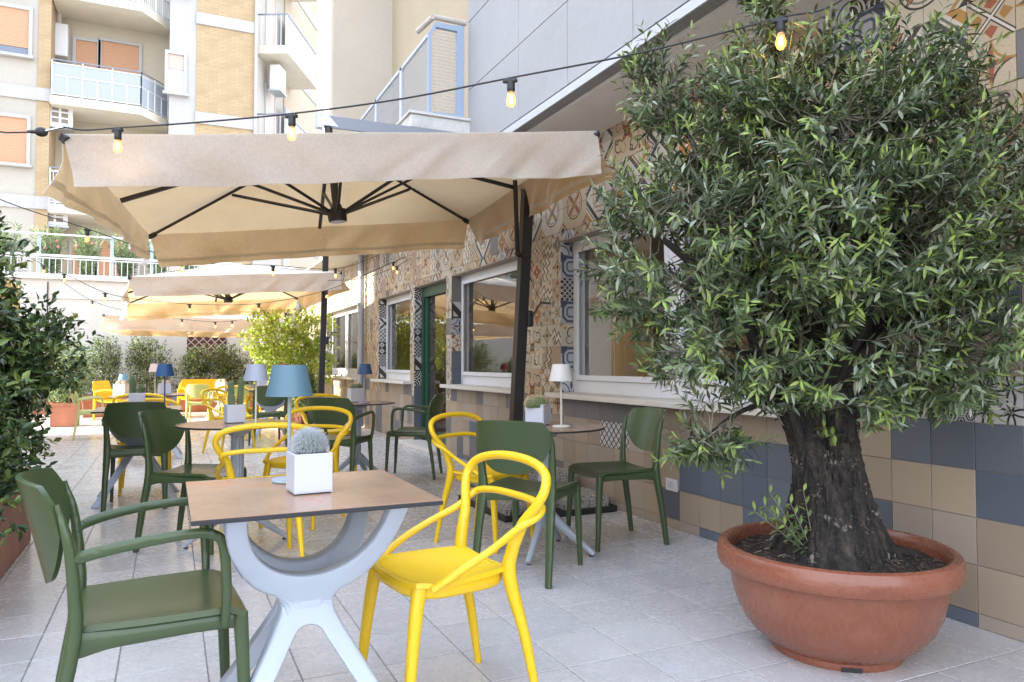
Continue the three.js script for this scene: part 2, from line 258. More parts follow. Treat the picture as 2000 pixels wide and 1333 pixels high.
  cell('mono', () => { fill(W); disc(0.5, 0.5, 0.14, K); for (let i = 0; i < 4; i++) petal(0.5, 0.5, 0.72, 0.16, Math.PI / 4 + i * Math.PI / 2, K); for (const [a, b] of [[0.5, 0], [0.5, 1], [0, 0.5], [1, 0.5]]) poly([[a - 0.13, b], [a, b - 0.13], [a + 0.13, b], [a, b + 0.13]], K); });
  const Bl = '#4a5261';
  cell('blue', () => { fill('#cdccd0'); for (let i = 0; i < 4; i++) petal(0.5, 0.5, 0.4, 0.12, i * Math.PI / 2, Bl); for (const a of [0, 1]) for (const b of [0, 1]) { ring(a, b, 0.4, Bl, 0.05); disc(a, b, 0.13, Bl); } disc(0.5, 0.5, 0.07, '#b58b4c'); });
  cell('blue', () => { fill('#b9b8bb'); poly([[0, 0], [0.34, 0], [0, 0.34]], Bl); poly([[1, 1], [0.66, 1], [1, 0.66]], Bl); cx.lineJoin = 'miter'; poly([[0.3, 0.1], [0.7, 0.1], [0.9, 0.3], [0.9, 0.7], [0.7, 0.9], [0.3, 0.9], [0.1, 0.7], [0.1, 0.3]], Bl, 0.1); poly([[0.38, 0.3], [0.62, 0.3], [0.7, 0.38], [0.7, 0.62], [0.62, 0.7], [0.38, 0.7], [0.3, 0.62], [0.3, 0.38]], '#5a6372', 0.08); });
  const plain = (key, c, s) => cell(key, () => { fill(c); speck(s, 2600, 0.007); });
  plain('beige', '#b8a48b', ['#b19c83', '#bfac95', '#ad987f', '#b5a28c']); plain('beige', '#b09d86', ['#a9957e', '#b8a58f', '#a5917b', '#b09e89']); plain('beige', '#b6a694', ['#ae9d8a', '#bfae9d', '#aa9986', '#b6a796']);
  plain('bluegrey', '#6e7279', ['#676b72', '#757980', '#636870', '#70757c']); plain('bluegrey', '#686f7b', ['#616874', '#6f7682', '#5e6571', '#6b727e']); plain('greyT', '#7e7a78', ['#767270', '#878381', '#726e6c']);
  plain('sand', '#bda184', ['#b4977a', '#c6ab8f', '#b09376']);
}
const atlas = new THREE.CanvasTexture(cv); atlas.colorSpace = THREE.SRGBColorSpace; atlas.magFilter = THREE.LinearFilter; atlas.anisotropy = 8;
const tileMats = [0.80, 0.73, 0.67].map(k => M([k, k, k * 1.0], { map: atlas, roughness: 0.58, bumpMap: fineN, bumpScale: 0.0004 }));
const cellUV = (c, rot, size = 0.2, a0 = 0, b0 = 0) => (a, b) => { // a to the right, b up, in metres on the tile
  let u = clamp((a + a0) / size, 0, 1), v = clamp((b + b0) / size, 0, 1); for (let i = 0; i < rot; i++) [u, v] = [v, 1 - u];
  const e = 0.006; u = e + u * (1 - 2 * e); v = e + v * (1 - 2 * e); return [(c[0] + u) / 8, 1 - (c[1] + 1 - v) / 8];
};
// ---------- tiled building on the right ----------
const WX = 3.1, RX = 3.25;
const OPEN = [
  { z0: -5.65, z1: -2.9, y0: 0.86, y1: 2.19 }, { z0: -8.4, z1: -6.5, y0: 0.86, y1: 2.18 }, { z0: -9.9, z1: -8.6, y0: 0, y1: 2.18, door: true },
  { z0: -11.81, z1: -10.1, y0: 0.86, y1: 2.17 }, { z0: -16.2, z1: -13.35, y0: 0.86, y1: 2.2 }];
const bld = thing('tiled_building', 'restaurant building with patterned cement tile wall and grey panelled upper storey', 'building');
{
  const ZN = -1.0, ZF = -19.6, TOP = 3.02, tiles = [];
  const add = (O, U, W, w, h, n, cell, rot, a0, b0, d) => tiles.push({ O, U, W, w, h, n, cell, rot, a0, b0, d });
  const rng = rngOf(4242), pk = a => a[Math.floor(rng() * a.length)], superC = {};
  function design(k, row, z) {
    const y = 0.06 + 0.2 * (row - 0.5), C = key => [pk(cellOf[key]), Math.floor(rng() * 4)];
    const B = () => C('bluegrey'), S = () => C('beige');
    const fixed = { '9,0': S, '10,0': B, '11,0': B, '12,2': B, '13,2': B, '9,3': B, '9,4': B, '10,4': B, '11,4': B, '9,5': () => [cellOf.circles[0], 0], '10,5': () => [cellOf.hexes[0], 0], '11,5': () => [cellOf.mono[5], 0], '12,5': () => [cellOf.mono[1], 0], '13,5': () => [cellOf.hexes[0], 1], '9,7': B, '10,7': () => C('quarter'), '11,7': () => C('single'),
      '20,1': B, '16,1': B, '15,1': B, '18,0': B, '17,3': B, '16,3': B, '15,3': B, '24,3': () => [cellOf.mono[0], 0], '23,3': () => [cellOf.mono[0], 1] };
    const f = fixed[k + ',' + row]; if (f) return f();
    if (row === 2 && k >= 15 && k <= 19) return B();
    if (row === 4 && k >= 21 && k <= 27) return C('greyT');
    const pier = (z < -5.65 && z > -6.5) || (z < -8.4 && z > -8.6) || (z < -9.9 && z > -10.1) || z < -11.81 && z > -12.4;
    const pat = row >= 8 || (row >= 5 && k > 14 && k < 28 && false) || (z > -2.9 && row >= 8) || (pier && row >= 4) || (z < -5.7 && row >= 7 && !pier);
    if (!pat) {
      if (z > -2.9) return S();
      if (z < -5.7 && row < 5) return rng() < 0.24 ? (rng() < 0.5 ? C('greyT') : B()) : S();
      return S();
    }
    const a = Math.floor(k / 2), b = Math.floor(row / 2), id = a + ',' + b;
    superC[id] ??= (() => { const q = rng(); return q < 0.5 ? { t: 'q', c: pk(cellOf.quarter) } : q < 0.58 ? { t: 'm' } : { t: 's' }; })();
    const s = superC[id];
    if (s.t === 'q') { const right = k % 2 === 0, top = row % 2 === 1; return [s.c, (top ? (right ? 3 : 0) : (right ? 2 : 1))]; }
    if (s.t === 'm') return rng() < 0.6 ? C(pk(['mono', 'blue'])) : C('single');
    const q = rng(); return q < 0.72 ? C('single') : q < 0.8 ? C('sand') : q < 0.9 ? C('greyT') : C('quarter');
  }
  for (let row = 0; row <= 15; row++) for (let k = 4; k < 98; k++) {
    const z1 = -(0.015 + 0.2 * k), z0 = z1 - 0.2, y0 = row ? 0.06 + 0.2 * (row - 1) : 0, y1 = Math.min(TOP, row ? y0 + 0.2 : 0.06); if (z0 < ZF || y1 <= y0) continue;
    const [c, rot] = design(k, row, (z0 + z1) / 2);
    let rects = [[z0, z1, y0, y1]];
    for (const o of OPEN) rects = rects.flatMap(([a, b, d, e]) => {
      if (b <= o.z0 || a >= o.z1 || e <= o.y0 || d >= o.y1) return [[a, b, d, e]];
      const out = []; if (a < o.z0) out.push([a, o.z0, d, e]); if (b > o.z1) out.push([o.z1, b, d, e]);
      const m = Math.max(a, o.z0), n = Math.min(b, o.z1); if (d < o.y0) out.push([m, n, d, o.y0]); if (e > o.y1) out.push([m, n, o.y1, e]); return out;
    });
    for (const [a, b, d, e] of rects) { if (b - a < 0.012 || e - d < 0.012) continue; const G = 0.0016; add(V(WX + rr(-0.0006, 0.0006), d + G, a + G), V(0, 0, 1), V(0, 1, 0), b - a - 2 * G, e - d - 2 * G, V(-1, 0, 0), c, rot, a - z0, d - y0 + (row ? 0 : 0.14), 0); }
  }
  // reveals: far jambs face the camera and carry a column of tiles of their own
  const jambSets = [['blue', 'blue', 'quarter', 'blue', 'mono', 'blue', 'blue'], ['bluegrey', 'bluegrey', 'single', 'blue', 'mono', 'greyT', 'greyT'], ['bluegrey', 'bluegrey', 'bluegrey', 'bluegrey', 'mono', 'mono', 'mono', 'mono', 'mono', 'mono', 'mono'], ['mono', 'mono', 'mono', 'mono', 'mono', 'mono', 'mono'], ['mono', 'mono', 'mono', 'mono', 'greyT', 'greyT', 'mono']];
  OPEN.forEach((o, q) => {
    let y = o.y0, i = 0; while (y < o.y1 - 0.02) { const h = Math.min(0.2, o.y1 - y), G = 0.0016; const c = cellOf[jambSets[q][i % jambSets[q].length]]; add(V(WX - 0.002, y + G, o.z0 + 0.008), V(1, 0, 0), V(0, 1, 0), RX - WX - G, h - 2 * G, V(0, 0, 1), c[(i * 5 + q) % c.length], 0, 0, 0, 0); y += 0.2; i++; }
  });
  tiles.forEach(t => { const c = t.O.clone().addScaledVector(t.U, t.w / 2).addScaledVector(t.W, t.h / 2).sub(EYE), d = c.dot(FWD), px = 1000 + FPX * c.dot(RGT) / d, py = 666 - FPX * c.dot(UPV) / d; t.s = d > 0.3 && px > -60 && px < 2060 && py > -60 && py < 1393 ? t.w * t.h / (d * d * d) : 0; });
  tiles.sort((a, b) => b.s - a.s);
  const rest = [[], [], []], cache = {};
  tiles.forEach((t, i) => {
    const full = t.w > 0.196 && t.h > 0.196, mk = O => plate(O, t.U, t.W, t.w, t.h, t.n, 0.0014, 0.0085, cellUV(t.cell, t.rot, 0.2, t.a0, t.b0)), mi = Math.floor(rng() * 3);
    if (i < 300) {
      const key = full ? [t.cell, t.rot, t.n.x].join() : null, g = key ? (cache[key] ??= mk(V(0, 0, 0))) : mk(V(0, 0, 0));
      const m = new THREE.Mesh(g, tileMats[mi]); m.name = 'wall_tile'; m.position.copy(t.O); m.castShadow = m.receiveShadow = true; bld.add(m);
    } else rest[mi].push(mk(t.O));
  });
  rest.forEach((l, i) => { const m = part(bld, 'wall_tiles_beyond', l, tileMats[i], true); m.userData.kind = 'stuff'; });
  // masonry behind the tiles, pierced by the openings
  const body = [], xs = [[ZF, -16.2], [-13.35, -11.81], [-10.1, -9.9], [-8.6, -8.4], [-6.5, -5.65], [-2.9, 1.5]];
  for (const [a, b] of xs) body.push(bx(WX + 0.006, 3.4, 0, TOP, a, b));
  for (const o of OPEN) { body.push(bx(WX + 0.006, 3.4, o.y1, TOP, o.z0, o.z1)); if (!o.door) body.push(bx(WX + 0.006, 3.4, 0, o.y0 - 0.045, o.z0, o.z1)); }
  part(bld, 'masonry', body, mat.grout);
  for (const o of OPEN) part(bld, 'lintel_board', bx(WX - 0.004, RX - 0.002, o.y1 - 0.012, o.y1 - 0.001, o.z0 + 0.01, o.z1), M([0.34, 0.28, 0.22], { roughness: 0.85 }));
  // windows
  const win = (o, mull) => {
    const w = new THREE.Group(); w.name = 'window'; bld.add(w); const f = 0.062, x0 = RX - 0.03, x1 = RX + 0.05, y1 = o.y1 - 0.013, a = o.z0 + 0.009, b = o.z1 - 0.002;
    part(w, 'sill', rbox(RX - WX + 0.13, 0.042, o.z1 - o.z0 + 0.16, 0.006, (RX + WX) / 2 - 0.06, o.y0 - 0.022, (o.z0 + o.z1) / 2), mat.stoneSill);
    const fy = o.y0 + 0.001;
    part(w, 'frame', [bx(x0, x1, fy, fy + 0.1, a, b), bx(x0, x1, y1 - f, y1, a, b), bx(x0, x1, fy + 0.1, y1 - f, a, a + f), bx(x0, x1, fy + 0.1, y1 - f, b - f, b), ...mull.map(m => bx(x0, x1, fy + 0.1, y1 - f, m - f, m + f))], mat.frame);
    const e = [a + f, ...mull.flatMap(m => [m - f, m + f]), b - f];
    for (let i = 0; i < e.length; i += 2) {
      part(w, 'sash', [bx(x0 - 0.018, x0, fy + 0.105, fy + 0.15, e[i], e[i + 1]), bx(x0 - 0.018, x0, y1 - f - 0.04, y1 - f, e[i], e[i + 1]), bx(x0 - 0.018, x0, fy + 0.15, y1 - f - 0.04, e[i], e[i] + 0.04), bx(x0 - 0.018, x0, fy + 0.15, y1 - f - 0.04, e[i + 1] - 0.04, e[i + 1])], mat.frame);
      part(w, 'pane', new THREE.PlaneGeometry(e[i + 1] - e[i], y1 - f - fy - 0.1).rotateY(-Math.PI / 2).translate(RX - 0.012, (y1 - f + fy + 0.1) / 2, (e[i] + e[i + 1]) / 2), mat.glass);
    }
  };
  win(OPEN[0], [-4.2]); win(OPEN[1], []); win(OPEN[3], []); win(OPEN[4], [-14.7]);
  { // green glazed door
    const o = OPEN[2], d = new THREE.Group(); d.name = 'door'; bld.add(d); const a = o.z0 + 0.009, b = o.z1 - 0.002, y1 = o.y1 - 0.013;
    part(d, 'frame', [bx(RX - 0.05, RX + 0.06, 0.012, y1, a, a + 0.08), bx(RX - 0.05, RX + 0.06, 0.012, y1, b - 0.08, b), bx(RX - 0.05, RX + 0.06, y1 - 0.14, y1, a + 0.08, b - 0.08)], mat.doorGreen);
    part(d, 'leaf', [bx(RX - 0.02, RX + 0.03, 0.02, 0.2, a + 0.085, b - 0.085), bx(RX - 0.02, RX + 0.03, 0.2, y1 - 0.145, a + 0.085, a + 0.16), bx(RX - 0.02, RX + 0.03, 0.2, y1 - 0.145, b - 0.16, b - 0.085)], mat.doorGreen);
    part(d, 'pane', new THREE.PlaneGeometry(b - a - 0.32, y1 - 0.345).rotateY(-Math.PI / 2).translate(RX, (y1 + 0.055) / 2, (a + b) / 2), mat.glass);
    part(d, 'handle', [bar([RX - 0.06, 0.95, b - 0.2], [RX - 0.06, 1.25, b - 0.2], 0.012, 0.012, 10), bar([RX - 0.06, 0.97, b - 0.2], [RX - 0.01, 0.97, b - 0.2], 0.008, 0.008, 8), bar([RX - 0.06, 1.23, b - 0.2], [RX - 0.01, 1.23, b - 0.2], 0.008, 0.008, 8)], mat.chrome);
    part(d, 'threshold', rbox(0.34, 0.05, 1.5, 0.008, WX - 0.04, 0.024, -9.25), mat.stoneSill);
  }
  { // room behind the windows
    part(bld, 'room_floor', bx(3.4, 9, -0.02, 0.012, -19, 1.4), mat.wood); part(bld, 'room_ceiling', bx(3.4, 9, 2.6, 2.7, -19, 1.4), mat.ceilingWhite);
    part(bld, 'room_wall', [bx(8.9, 9, 0.012, 2.6, -19, 1.4), bx(3.4, 8.9, 0.012, 2.6, 1.3, 1.4), bx(3.4, 8.9, 0.012, 2.6, -19, -18.9)], mat.interior);
  }
  // wall socket
  const sk = part(bld, 'socket_plate', rbox(0.012, 0.082, 0.125, 0.005, WX - 0.007, 0.29, -4.088), mat.frame); part(sk, 'socket_insert', [rbox(0.006, 0.046, 0.07, 0.002, WX - 0.0145, 0.29, -4.088)], M([0.6, 0.6, 0.6], { roughness: 0.5 })); 
  part(sk, 'socket_hole', [-0.013, 0, 0.013].map(q => bar([WX - 0.0182, 0.29 + q, -4.088], [WX - 0.0172, 0.29 + q, -4.088], 0.0032, 0.0032, 8)), mat.black);
  part(bld, 'drainpipe', [cyl(0.052, 0.052, 6.0, WX - 0.085, 0.03, -12.72, 18), cyl(0.058, 0.058, 0.08, WX - 0.085, 0.02, -12.72, 18), cyl(0.058, 0.058, 0.06, WX - 0.085, 2.1, -12.72, 18)], M([0.33, 0.35, 0.38], { roughness: 0.45, metalness: 0.3 }));
  // overhang and panelled upper storey
  const panelM = [0.36, 0.352, 0.367].map(k => M([k, k * 0.985, k * 1.0], { roughness: 0.7, map: soft, uv: 2.2, bumpMap: fineN, bumpScale: 0.0004 }));
  const ZE = -6.28, PX = 2.47;
  part(bld, 'soffit', new THREE.BoxGeometry(WX - 2.585 + 0.01, 0.05, 7.9).translate((WX + 2.585) / 2, 2.975, -2.34), M([0.80, 0.755, 0.69], { roughness: 0.95, map: soft, bumpMap: fineN, bumpScale: 0.002, uv: 0.9 }));
  part(bld, 'fascia_channel', bx(2.45, 2.586, 2.972, 3.0, ZE, 1.6), M([0.34, 0.33, 0.32], { roughness: 0.8, map: mottle, uv: 0.8 }));
  part(bld, 'drip_profile', [bx(2.44, 2.452, 2.945, 3.012, ZE, 1.6), bx(2.44, 2.47, 3.004, 3.012, ZE, 1.6)], M([0.46, 0.46, 0.47], { roughness: 0.6 }));
  const zs = [1.6, 0.314, -0.471, -1.256, -2.041, -2.826, -3.611, -4.405, -5.196, ZE], ys = [3.014, 3.625, 4.26, 4.9, 5.54, 6.0];
  for (let i = 0; i + 1 < zs.length; i++) for (let j = 0; j + 1 < ys.length; j++) part(bld, 'facade_panel', rbox(0.03, ys[j + 1] - ys[j] - 0.006, zs[i] - zs[i + 1] - 0.006, 0.002, PX + 0.015 + rr(0, 0.0015), (ys[j] + ys[j + 1]) / 2, (zs[i] + zs[i + 1]) / 2, 1), panelM[(i * 3 + j * 2) % 3]);
  part(bld, 'upper_wall', bx(PX + 0.035, 6, 3.02, 6.0, ZE + 0.03, 1.5), mat.plaster);
  part(bld, 'upper_return', bx(PX + 0.03, 6, 3.02, 6.0, ZE - 0.002, ZE + 0.028), panelM[0]);
  part(bld, 'roof', bx(PX - 0.1, 9, 6.0, 6.15, ZE - 0.1, 1.7), mat.plaster);
  // wall set back behind the balcony, stair tower further on
  const warm = M([0.46, 0.38, 0.26], { roughness: 0.95, map: soft, bumpMap: fineN, bumpScale: 0.002, uv: 2.1 }), cream = M([0.52, 0.465, 0.385], { roughness: 0.95, map: soft, bumpMap: fineN, bumpScale: 0.002, uv: 2.4 });
  part(bld, 'recessed_wall', bx(3.35, 6, 3.02, 11, -12, ZE - 0.003), warm);
  part(bld, 'stair_tower', bx(2.36, 6, 3.02, 13, -13.4, -12.002), cream);
  part(bld, 'flat_roof', bx(2.5, 9, 2.99, 3.018, -19.6, ZE + 0.02), mat.plaster);
  // mesh-screened balcony
  const bal = new THREE.Group(); bal.name = 'balcony'; bld.add(bal);
  const bf = M([0.30, 0.37, 0.47], { roughness: 0.45 }), X0 = 2.095, X1 = 2.44, B0 = 3.335, B1 = 4.2, ZB = -9.2, zf = ZE - 0.01;
  part(bal, 'slab', [rbox(0.72, 0.12, ZE - ZB + 0.1, 0.01, 2.27, 3.265, (ZB + ZE) / 2), rbox(0.76, 0.025, ZE - ZB + 0.14, 0.006, 2.27, 3.3365, (ZB + ZE) / 2)], M([0.62, 0.61, 0.58], { roughness: 0.9, map: mottle, uv: 0.7 }));
  const Q = 0.028; part(bal, 'screen_frame', [bx(X1 - 0.07, X1, B0 + 0.016, B1 + 0.03, zf - 0.05, zf), bx(X0 + 0.06, X1 - 0.07, B1 - Q, B1 + 0.02, zf - 0.04, zf), bx(X0 + 0.06, X1 - 0.07, B0 + 0.02, B0 + 0.06, zf - 0.04, zf), bx(X0, X0 + Q, B0 + 0.02, B1 - 0.09, zf - 0.04, zf), bar([X0 + 0.012, B1 - 0.1, zf - 0.02], [X0 + 0.075, B1 + 0.005, zf - 0.02], 0.03, 0.03)], bf);
  const posts = [-7.2, -8.2, ZB]; part(bal, 'side_frame', [...posts.map(z => bx(X0, X0 + 0.03, B0 + 0.02, B1 - 0.08, z - 0.03, z + 0.03)), bx(X0, X0 + 0.03, B1 - 0.11, B1 - 0.08, ZB, zf - 0.045), bx(X0, X0 + 0.03, B0 + 0.02, B0 + 0.05, ZB, zf - 0.045)], M([0.52, 0.55, 0.60], { roughness: 0.5 }));
  part(bal, 'handrail', [bar([X0 + 0.05, B1 + 0.07, zf - 0.02], [X1 + 0.02, B1 + 0.07, zf - 0.02], 0.026, 0.026, 14), bar([X0 + 0.05, B1 + 0.07, zf - 0.02], [X0 - 0.01, B1 + 0.04, zf - 0.3], 0.026, 0.026, 14)], M([0.55, 0.50, 0.44], { roughness: 0.5, map: mottle, uv: 0.4 }));
  const mw = []; for (let i = 0; i < 24; i++) { const y = B0 + 0.06 + i * (B1 - B0 - 0.09) / 24; mw.push(bar([X0 + 0.03, y, zf - 0.02], [X1 - 0.07, y, zf - 0.02], 0.004, 0.004)); mw.push(bar([X0 + 0.012, y, zf - 0.05], [X0 + 0.012, y, ZB], 0.004, 0.004)); }
  for (let i = 1; i < 12; i++) mw.push(bar([X0 + 0.03 + i * 0.022, B0 + 0.06, zf - 0.02], [X0 + 0.03 + i * 0.022, B1 - 0.03, zf - 0.02], 0.003, 0.003)); for (let i = 1; i < 120; i++) { const z = zf - 0.05 - i * 0.024; mw.push(bar([X0 + 0.012, B0 + 0.05, z], [X0 + 0.012, B1 - 0.11, z], 0.003, 0.003)); }
  part(bal, 'wire_mesh', mw, M([0.45, 0.46, 0.48], { roughness: 0.5, metalness: 0.4 }));
  const bw = new THREE.Group(); bw.name = 'balcony_window'; bld.add(bw);
  part(bw, 'frame', [bx(3.31, 3.349, 3.05, 5.2, -7.9, -7.82), bx(3.31, 3.349, 3.05, 5.2, -6.6, -6.52), bx(3.31, 3.349, 5.12, 5.2, -7.82, -6.6)], mat.frame); part(bw, 'pane', new THREE.PlaneGeometry(1.22, 2.07).rotateY(-Math.PI / 2).translate(3.335, 4.085, -7.21), M([0.10, 0.12, 0.14], { roughness: 0.08 }));
}
// ---------- boundary wall at the far end with the raised terrace behind it ----------
const ZW = -20;
{
  const w = thing('boundary_wall', 'white rendered wall closing the patio behind the hedge, with a latticed window', 'wall');
  const rend = M([0.60, 0.555, 0.495], { roughness: 0.95, map: soft, bumpMap: fineN, bumpScale: 0.001, uv: 2.6 });
  const a = atZ(365, 652, ZW), b = atZ(442, 705, ZW);
  part(w, 'render', [bx(-12, a.x, 0, 3.06, ZW - 0.4, ZW), bx(b.x, 2.36, 0, 3.06, ZW - 0.4, ZW), bx(a.x, b.x, 0, b.y, ZW - 0.4, ZW), bx(a.x, b.x, a.y, 3.06, ZW - 0.4, ZW), bx(2.36, 3.1, 0, 3.06, ZW - 0.4, ZW)], rend);
  part(w, 'coping', rbox(15.3, 0.12, 0.56, 0.015, -4.5, 3.12, ZW - 0.2), M([0.66, 0.60, 0.52], { roughness: 0.9, map: soft, uv: 1.2 }));
  part(w, 'ledge_band', bx(-12, 2.3, 2.62, 2.66, ZW, ZW + 0.02), rend);
  const sh = M([0.16, 0.055, 0.038], { roughness: 0.6 });
  const win = new THREE.Group(); win.name = 'window'; w.add(win);
  part(win, 'shutter', bx(a.x, b.x, b.y, a.y, ZW - 0.16, ZW - 0.13), sh);
  for (let i = 0; i < 9; i++) part(win, 'shutter_slat', bx(a.x + 0.03, b.x - 0.03, b.y + 0.02 + i * (a.y - b.y) / 9, b.y + 0.02 + (i + 0.8) * (a.y - b.y) / 9, ZW - 0.13, ZW - 0.112), sh);
  const gl = [], H = a.y - b.y, Wd = b.x - a.x; for (let i = -3; i < 8; i++) for (const s of [1, -1]) { let x0 = a.x + i * Wd / 5, x1 = x0 + H, y0 = b.y, y1 = a.y; if (s < 0) { x0 = b.x - i * Wd / 5; x1 = x0 - H; } let t0 = 0, t1 = 1; const dx = x1 - x0; for (const [e, q] of [[a.x, 1], [b.x, -1]]) { const t = (e - x0) / dx; if (dx * q > 0) t0 = Math.max(t0, t); else t1 = Math.min(t1, t); } if (t1 - t0 > 0.02) gl.push(bar([x0 + dx * t0, y0 + H * t0, ZW - 0.04 + s * 0.004], [x0 + dx * t1, y0 + H * t1, ZW - 0.04 + s * 0.004], 0.012, 0.008)); }
  part(win, 'lattice_grille', gl, M([0.66, 0.6, 0.55], { roughness: 0.6 }));
  part(win, 'jamb', [bx(a.x - 0.03, a.x, b.y, a.y, ZW - 0.1, ZW + 0.012), bx(b.x, b.x + 0.03, b.y, a.y, ZW - 0.1, ZW + 0.012)], rend);
  part(w, 'rod', cyl(0.014, 0.014, 1.05, atZ(92, 600, ZW + 0.05).x, 1.95, ZW + 0.05, 8), mat.black);
  // terrace railing
  const r = thing('terrace_railing', 'pale blue metal railing with clear panels on top of the white boundary wall', 'railing', [0, 3.18, ZW - 0.2]);
  const blue = M([0.36, 0.47, 0.60], { roughness: 0.5 }), cr = M([0.66, 0.66, 0.64], { roughness: 0.5 });
  for (const px of [-40, 75, 218, 296, 420, 560, 700]) part(r, 'post', box(0.07, 1.0, 0.07, atZ(px, 500, ZW - 0.2).x, 0.5, 0), blue);
  const xa = -5.2, xb = 3.0; part(r, 'top_rail', box(xb - xa, 0.035, 0.045, (xa + xb) / 2, 0.96, 0.06), cr); part(r, 'middle_rail', box(xb - xa, 0.05, 0.05, (xa + xb) / 2, 0.46, 0.06), cr);
  const bars = []; for (let x = xa; x < xb; x += 0.125) bars.push(box(0.014, 0.40, 0.014, x, 0.2, 0.06)); part(r, 'baluster_row', [...bars, box(xb - xa, 0.025, 0.03, (xa + xb) / 2, 0.395, 0.06), box(xb - xa, 0.025, 0.03, (xa + xb) / 2, 0.02, 0.06)], cr);
  struct('upper_terrace', bx(-12, 4, 2.9, 3.15, -27, ZW - 0.41), mat.plaster);
}
// ---------- apartment block beyond the terrace ----------
const ZA = -24.5;
{
  const ap = thing('apartment_building', 'tall cream apartment block with yellow brick panels, orange roller shutters and angled balconies', 'building');
  const stucco = M([0.46, 0.425, 0.365], { roughness: 0.95, map: soft, bumpMap: fineN, bumpScale: 0.0015, uv: 3.3 }), white = M([0.47, 0.46, 0.445], { roughness: 0.9, map: soft, uv: 2.3 }), peach = M([0.50, 0.41, 0.30], { roughness: 0.95, map: soft, uv: 3.1 });
  const brickT = tex(256, (u, v) => { const row = Math.floor(v * 16), fu = (u * 4 + (row % 2) * 0.5) % 1, fv = (v * 16) % 1, m = fv < 0.16 || fu < 0.04, k = nB(Math.floor(u * 4 + (row % 2) * 0.5) * 0.13, row * 0.071) - 0.5 + (nC(u, v) - 0.5) * 0.4; return m ? [0.76, 0.68, 0.56] : [0.87 + k * 0.12, 0.755 + k * 0.12, 0.57 + k * 0.1]; }, true);
  const brick = M([0.60, 0.60, 0.62], { map: brickT, roughness: 0.9, uv: 1.0 });
  const shutT = tex(64, (u, v) => { const f = (v * 16) % 1, q = 0.75 + 0.25 * Math.sin(Math.min(1, f * 1.15) * Math.PI); return [q, q, q]; }, true);
  const shut = M([0.52, 0.285, 0.16], { bumpMap: shutT, bumpScale: 0.02, roughness: 0.6, uv: 0.9 }), shut2 = M([0.54, 0.43, 0.36], { bumpMap: shutT, bumpScale: 0.02, roughness: 0.6, uv: 0.9 });
  const dark = M([0.16, 0.19, 0.24], { roughness: 0.12 }), curtain = M([0.55, 0.60, 0.68], { roughness: 0.8 });
  const ZR = ZA - 1.25, xL = atZ(70, 300, ZA).x, xP = atZ(95, 300, ZA).x, xW = atZ(330, 150, ZA).x, xB = atZ(383, 150, ZA).x, xE = atZ(497, 100, ZA).x, TOPY = 21;
  part(ap, 'left_wall', bx(-14, xL, 0, TOPY, ZA - 8, ZA), stucco);
  part(ap, 'brick_pilaster', bx(xL, xP, 0, TOPY, ZA - 8, ZA + 0.03), brick);
  part(ap, 'loggia_wall', bx(xP, xW, 0, TOPY, ZA - 8, ZR), M([0.54, 0.48, 0.37], { roughness: 0.95, map: soft, uv: 3.0 }));
  part(ap, 'bay_wall', bx(xW, xB, 0, TOPY, ZA - 8, ZA), white);
  part(ap, 'brick_wall', bx(xB, xE, 0, TOPY, ZA - 8, ZA + 0.03), brick);
  const fd = V(Math.sin(26.7 * Math.PI / 180), 0, -Math.cos(26.7 * Math.PI / 180)), fn = V(-fd.z, 0, fd.x); // flank direction and outward normal
  const FO = V(xE, 0, ZA), fp = (t, y, o = 0) => FO.clone().addScaledVector(fd, t).addScaledVector(fn, o).setY(y);
  const fbox = (t0, t1, y0, y1, o0, o1) => { const c = fp((t0 + t1) / 2, (y0 + y1) / 2, (o0 + o1) / 2); return new THREE.BoxGeometry(Math.abs(o1 - o0), Math.abs(y1 - y0), Math.abs(t1 - t0)).rotateY(Math.atan2(-fd.x, -fd.z)).translate(c.x, c.y, c.z); };
  part(ap, 'flank_wall', [fbox(0, 2.6, 0, TOPY, -3, 0), fbox(2.6, 7.2, 0, TOPY, -3, -0.02)], stucco);
  part(ap, 'flank_panel', fbox(2.75, 7.0, 0, TOPY - 0.3, -0.02, 0.02), peach);
  for (const y of [5.5, 8.6, 11.7, 14.8]) {
    part(ap, 'floor_band', bx(-14, xL, y - 0.02, y + 0.34, ZA, ZA + 0.05), white); part(ap, 'floor_band', bx(xL - 0.001, xP + 0.02, y - 0.02, y + 0.34, ZA + 0.03, ZA + 0.07), white);
    part(ap, 'floor_band', bx(xB - 0.02, xE + 0.01, y - 0.1, y + 0.26, ZA + 0.03, ZA + 0.07), white); part(ap, 'floor_band', fbox(2.75, 7.0, y - 0.1, y + 0.3, 0.02, 0.05), white);
  }
  part(ap, 'parapet', bx(-14, xE, TOPY, TOPY + 0.6, ZA - 8, ZA + 0.12), white);
  part(ap, 'downpipe', cyl(0.05, 0.05, TOPY, xE + 0.03, 0, ZA + 0.1, 10), white);
  function window_(x0, x1, y0, y1, z, m, open = 0, frameM = white) {
    const w = new THREE.Group(); w.name = 'window'; ap.add(w);
    part(w, 'frame', [bx(x0 - 0.09, x0, y0, y1, z, z + 0.07), bx(x1, x1 + 0.09, y0, y1, z, z + 0.07), bx(x0 - 0.09, x1 + 0.09, y1, y1 + 0.1, z, z + 0.07)], frameM);
    part(w, 'sill', bx(x0 - 0.14, x1 + 0.14, y0 - 0.08, y0, z, z + 0.14), frameM);
    const ys = y0 + (y1 - y0) * open; part(w, 'roller_shutter', bx(x0, x1, ys, y1, z + 0.004, z + 0.03), m);
    if (open > 0) part(w, 'pane', bx(x0, x1, y0, ys, z + 0.003, z + 0.012), open > 0.5 ? curtain : dark);
  }
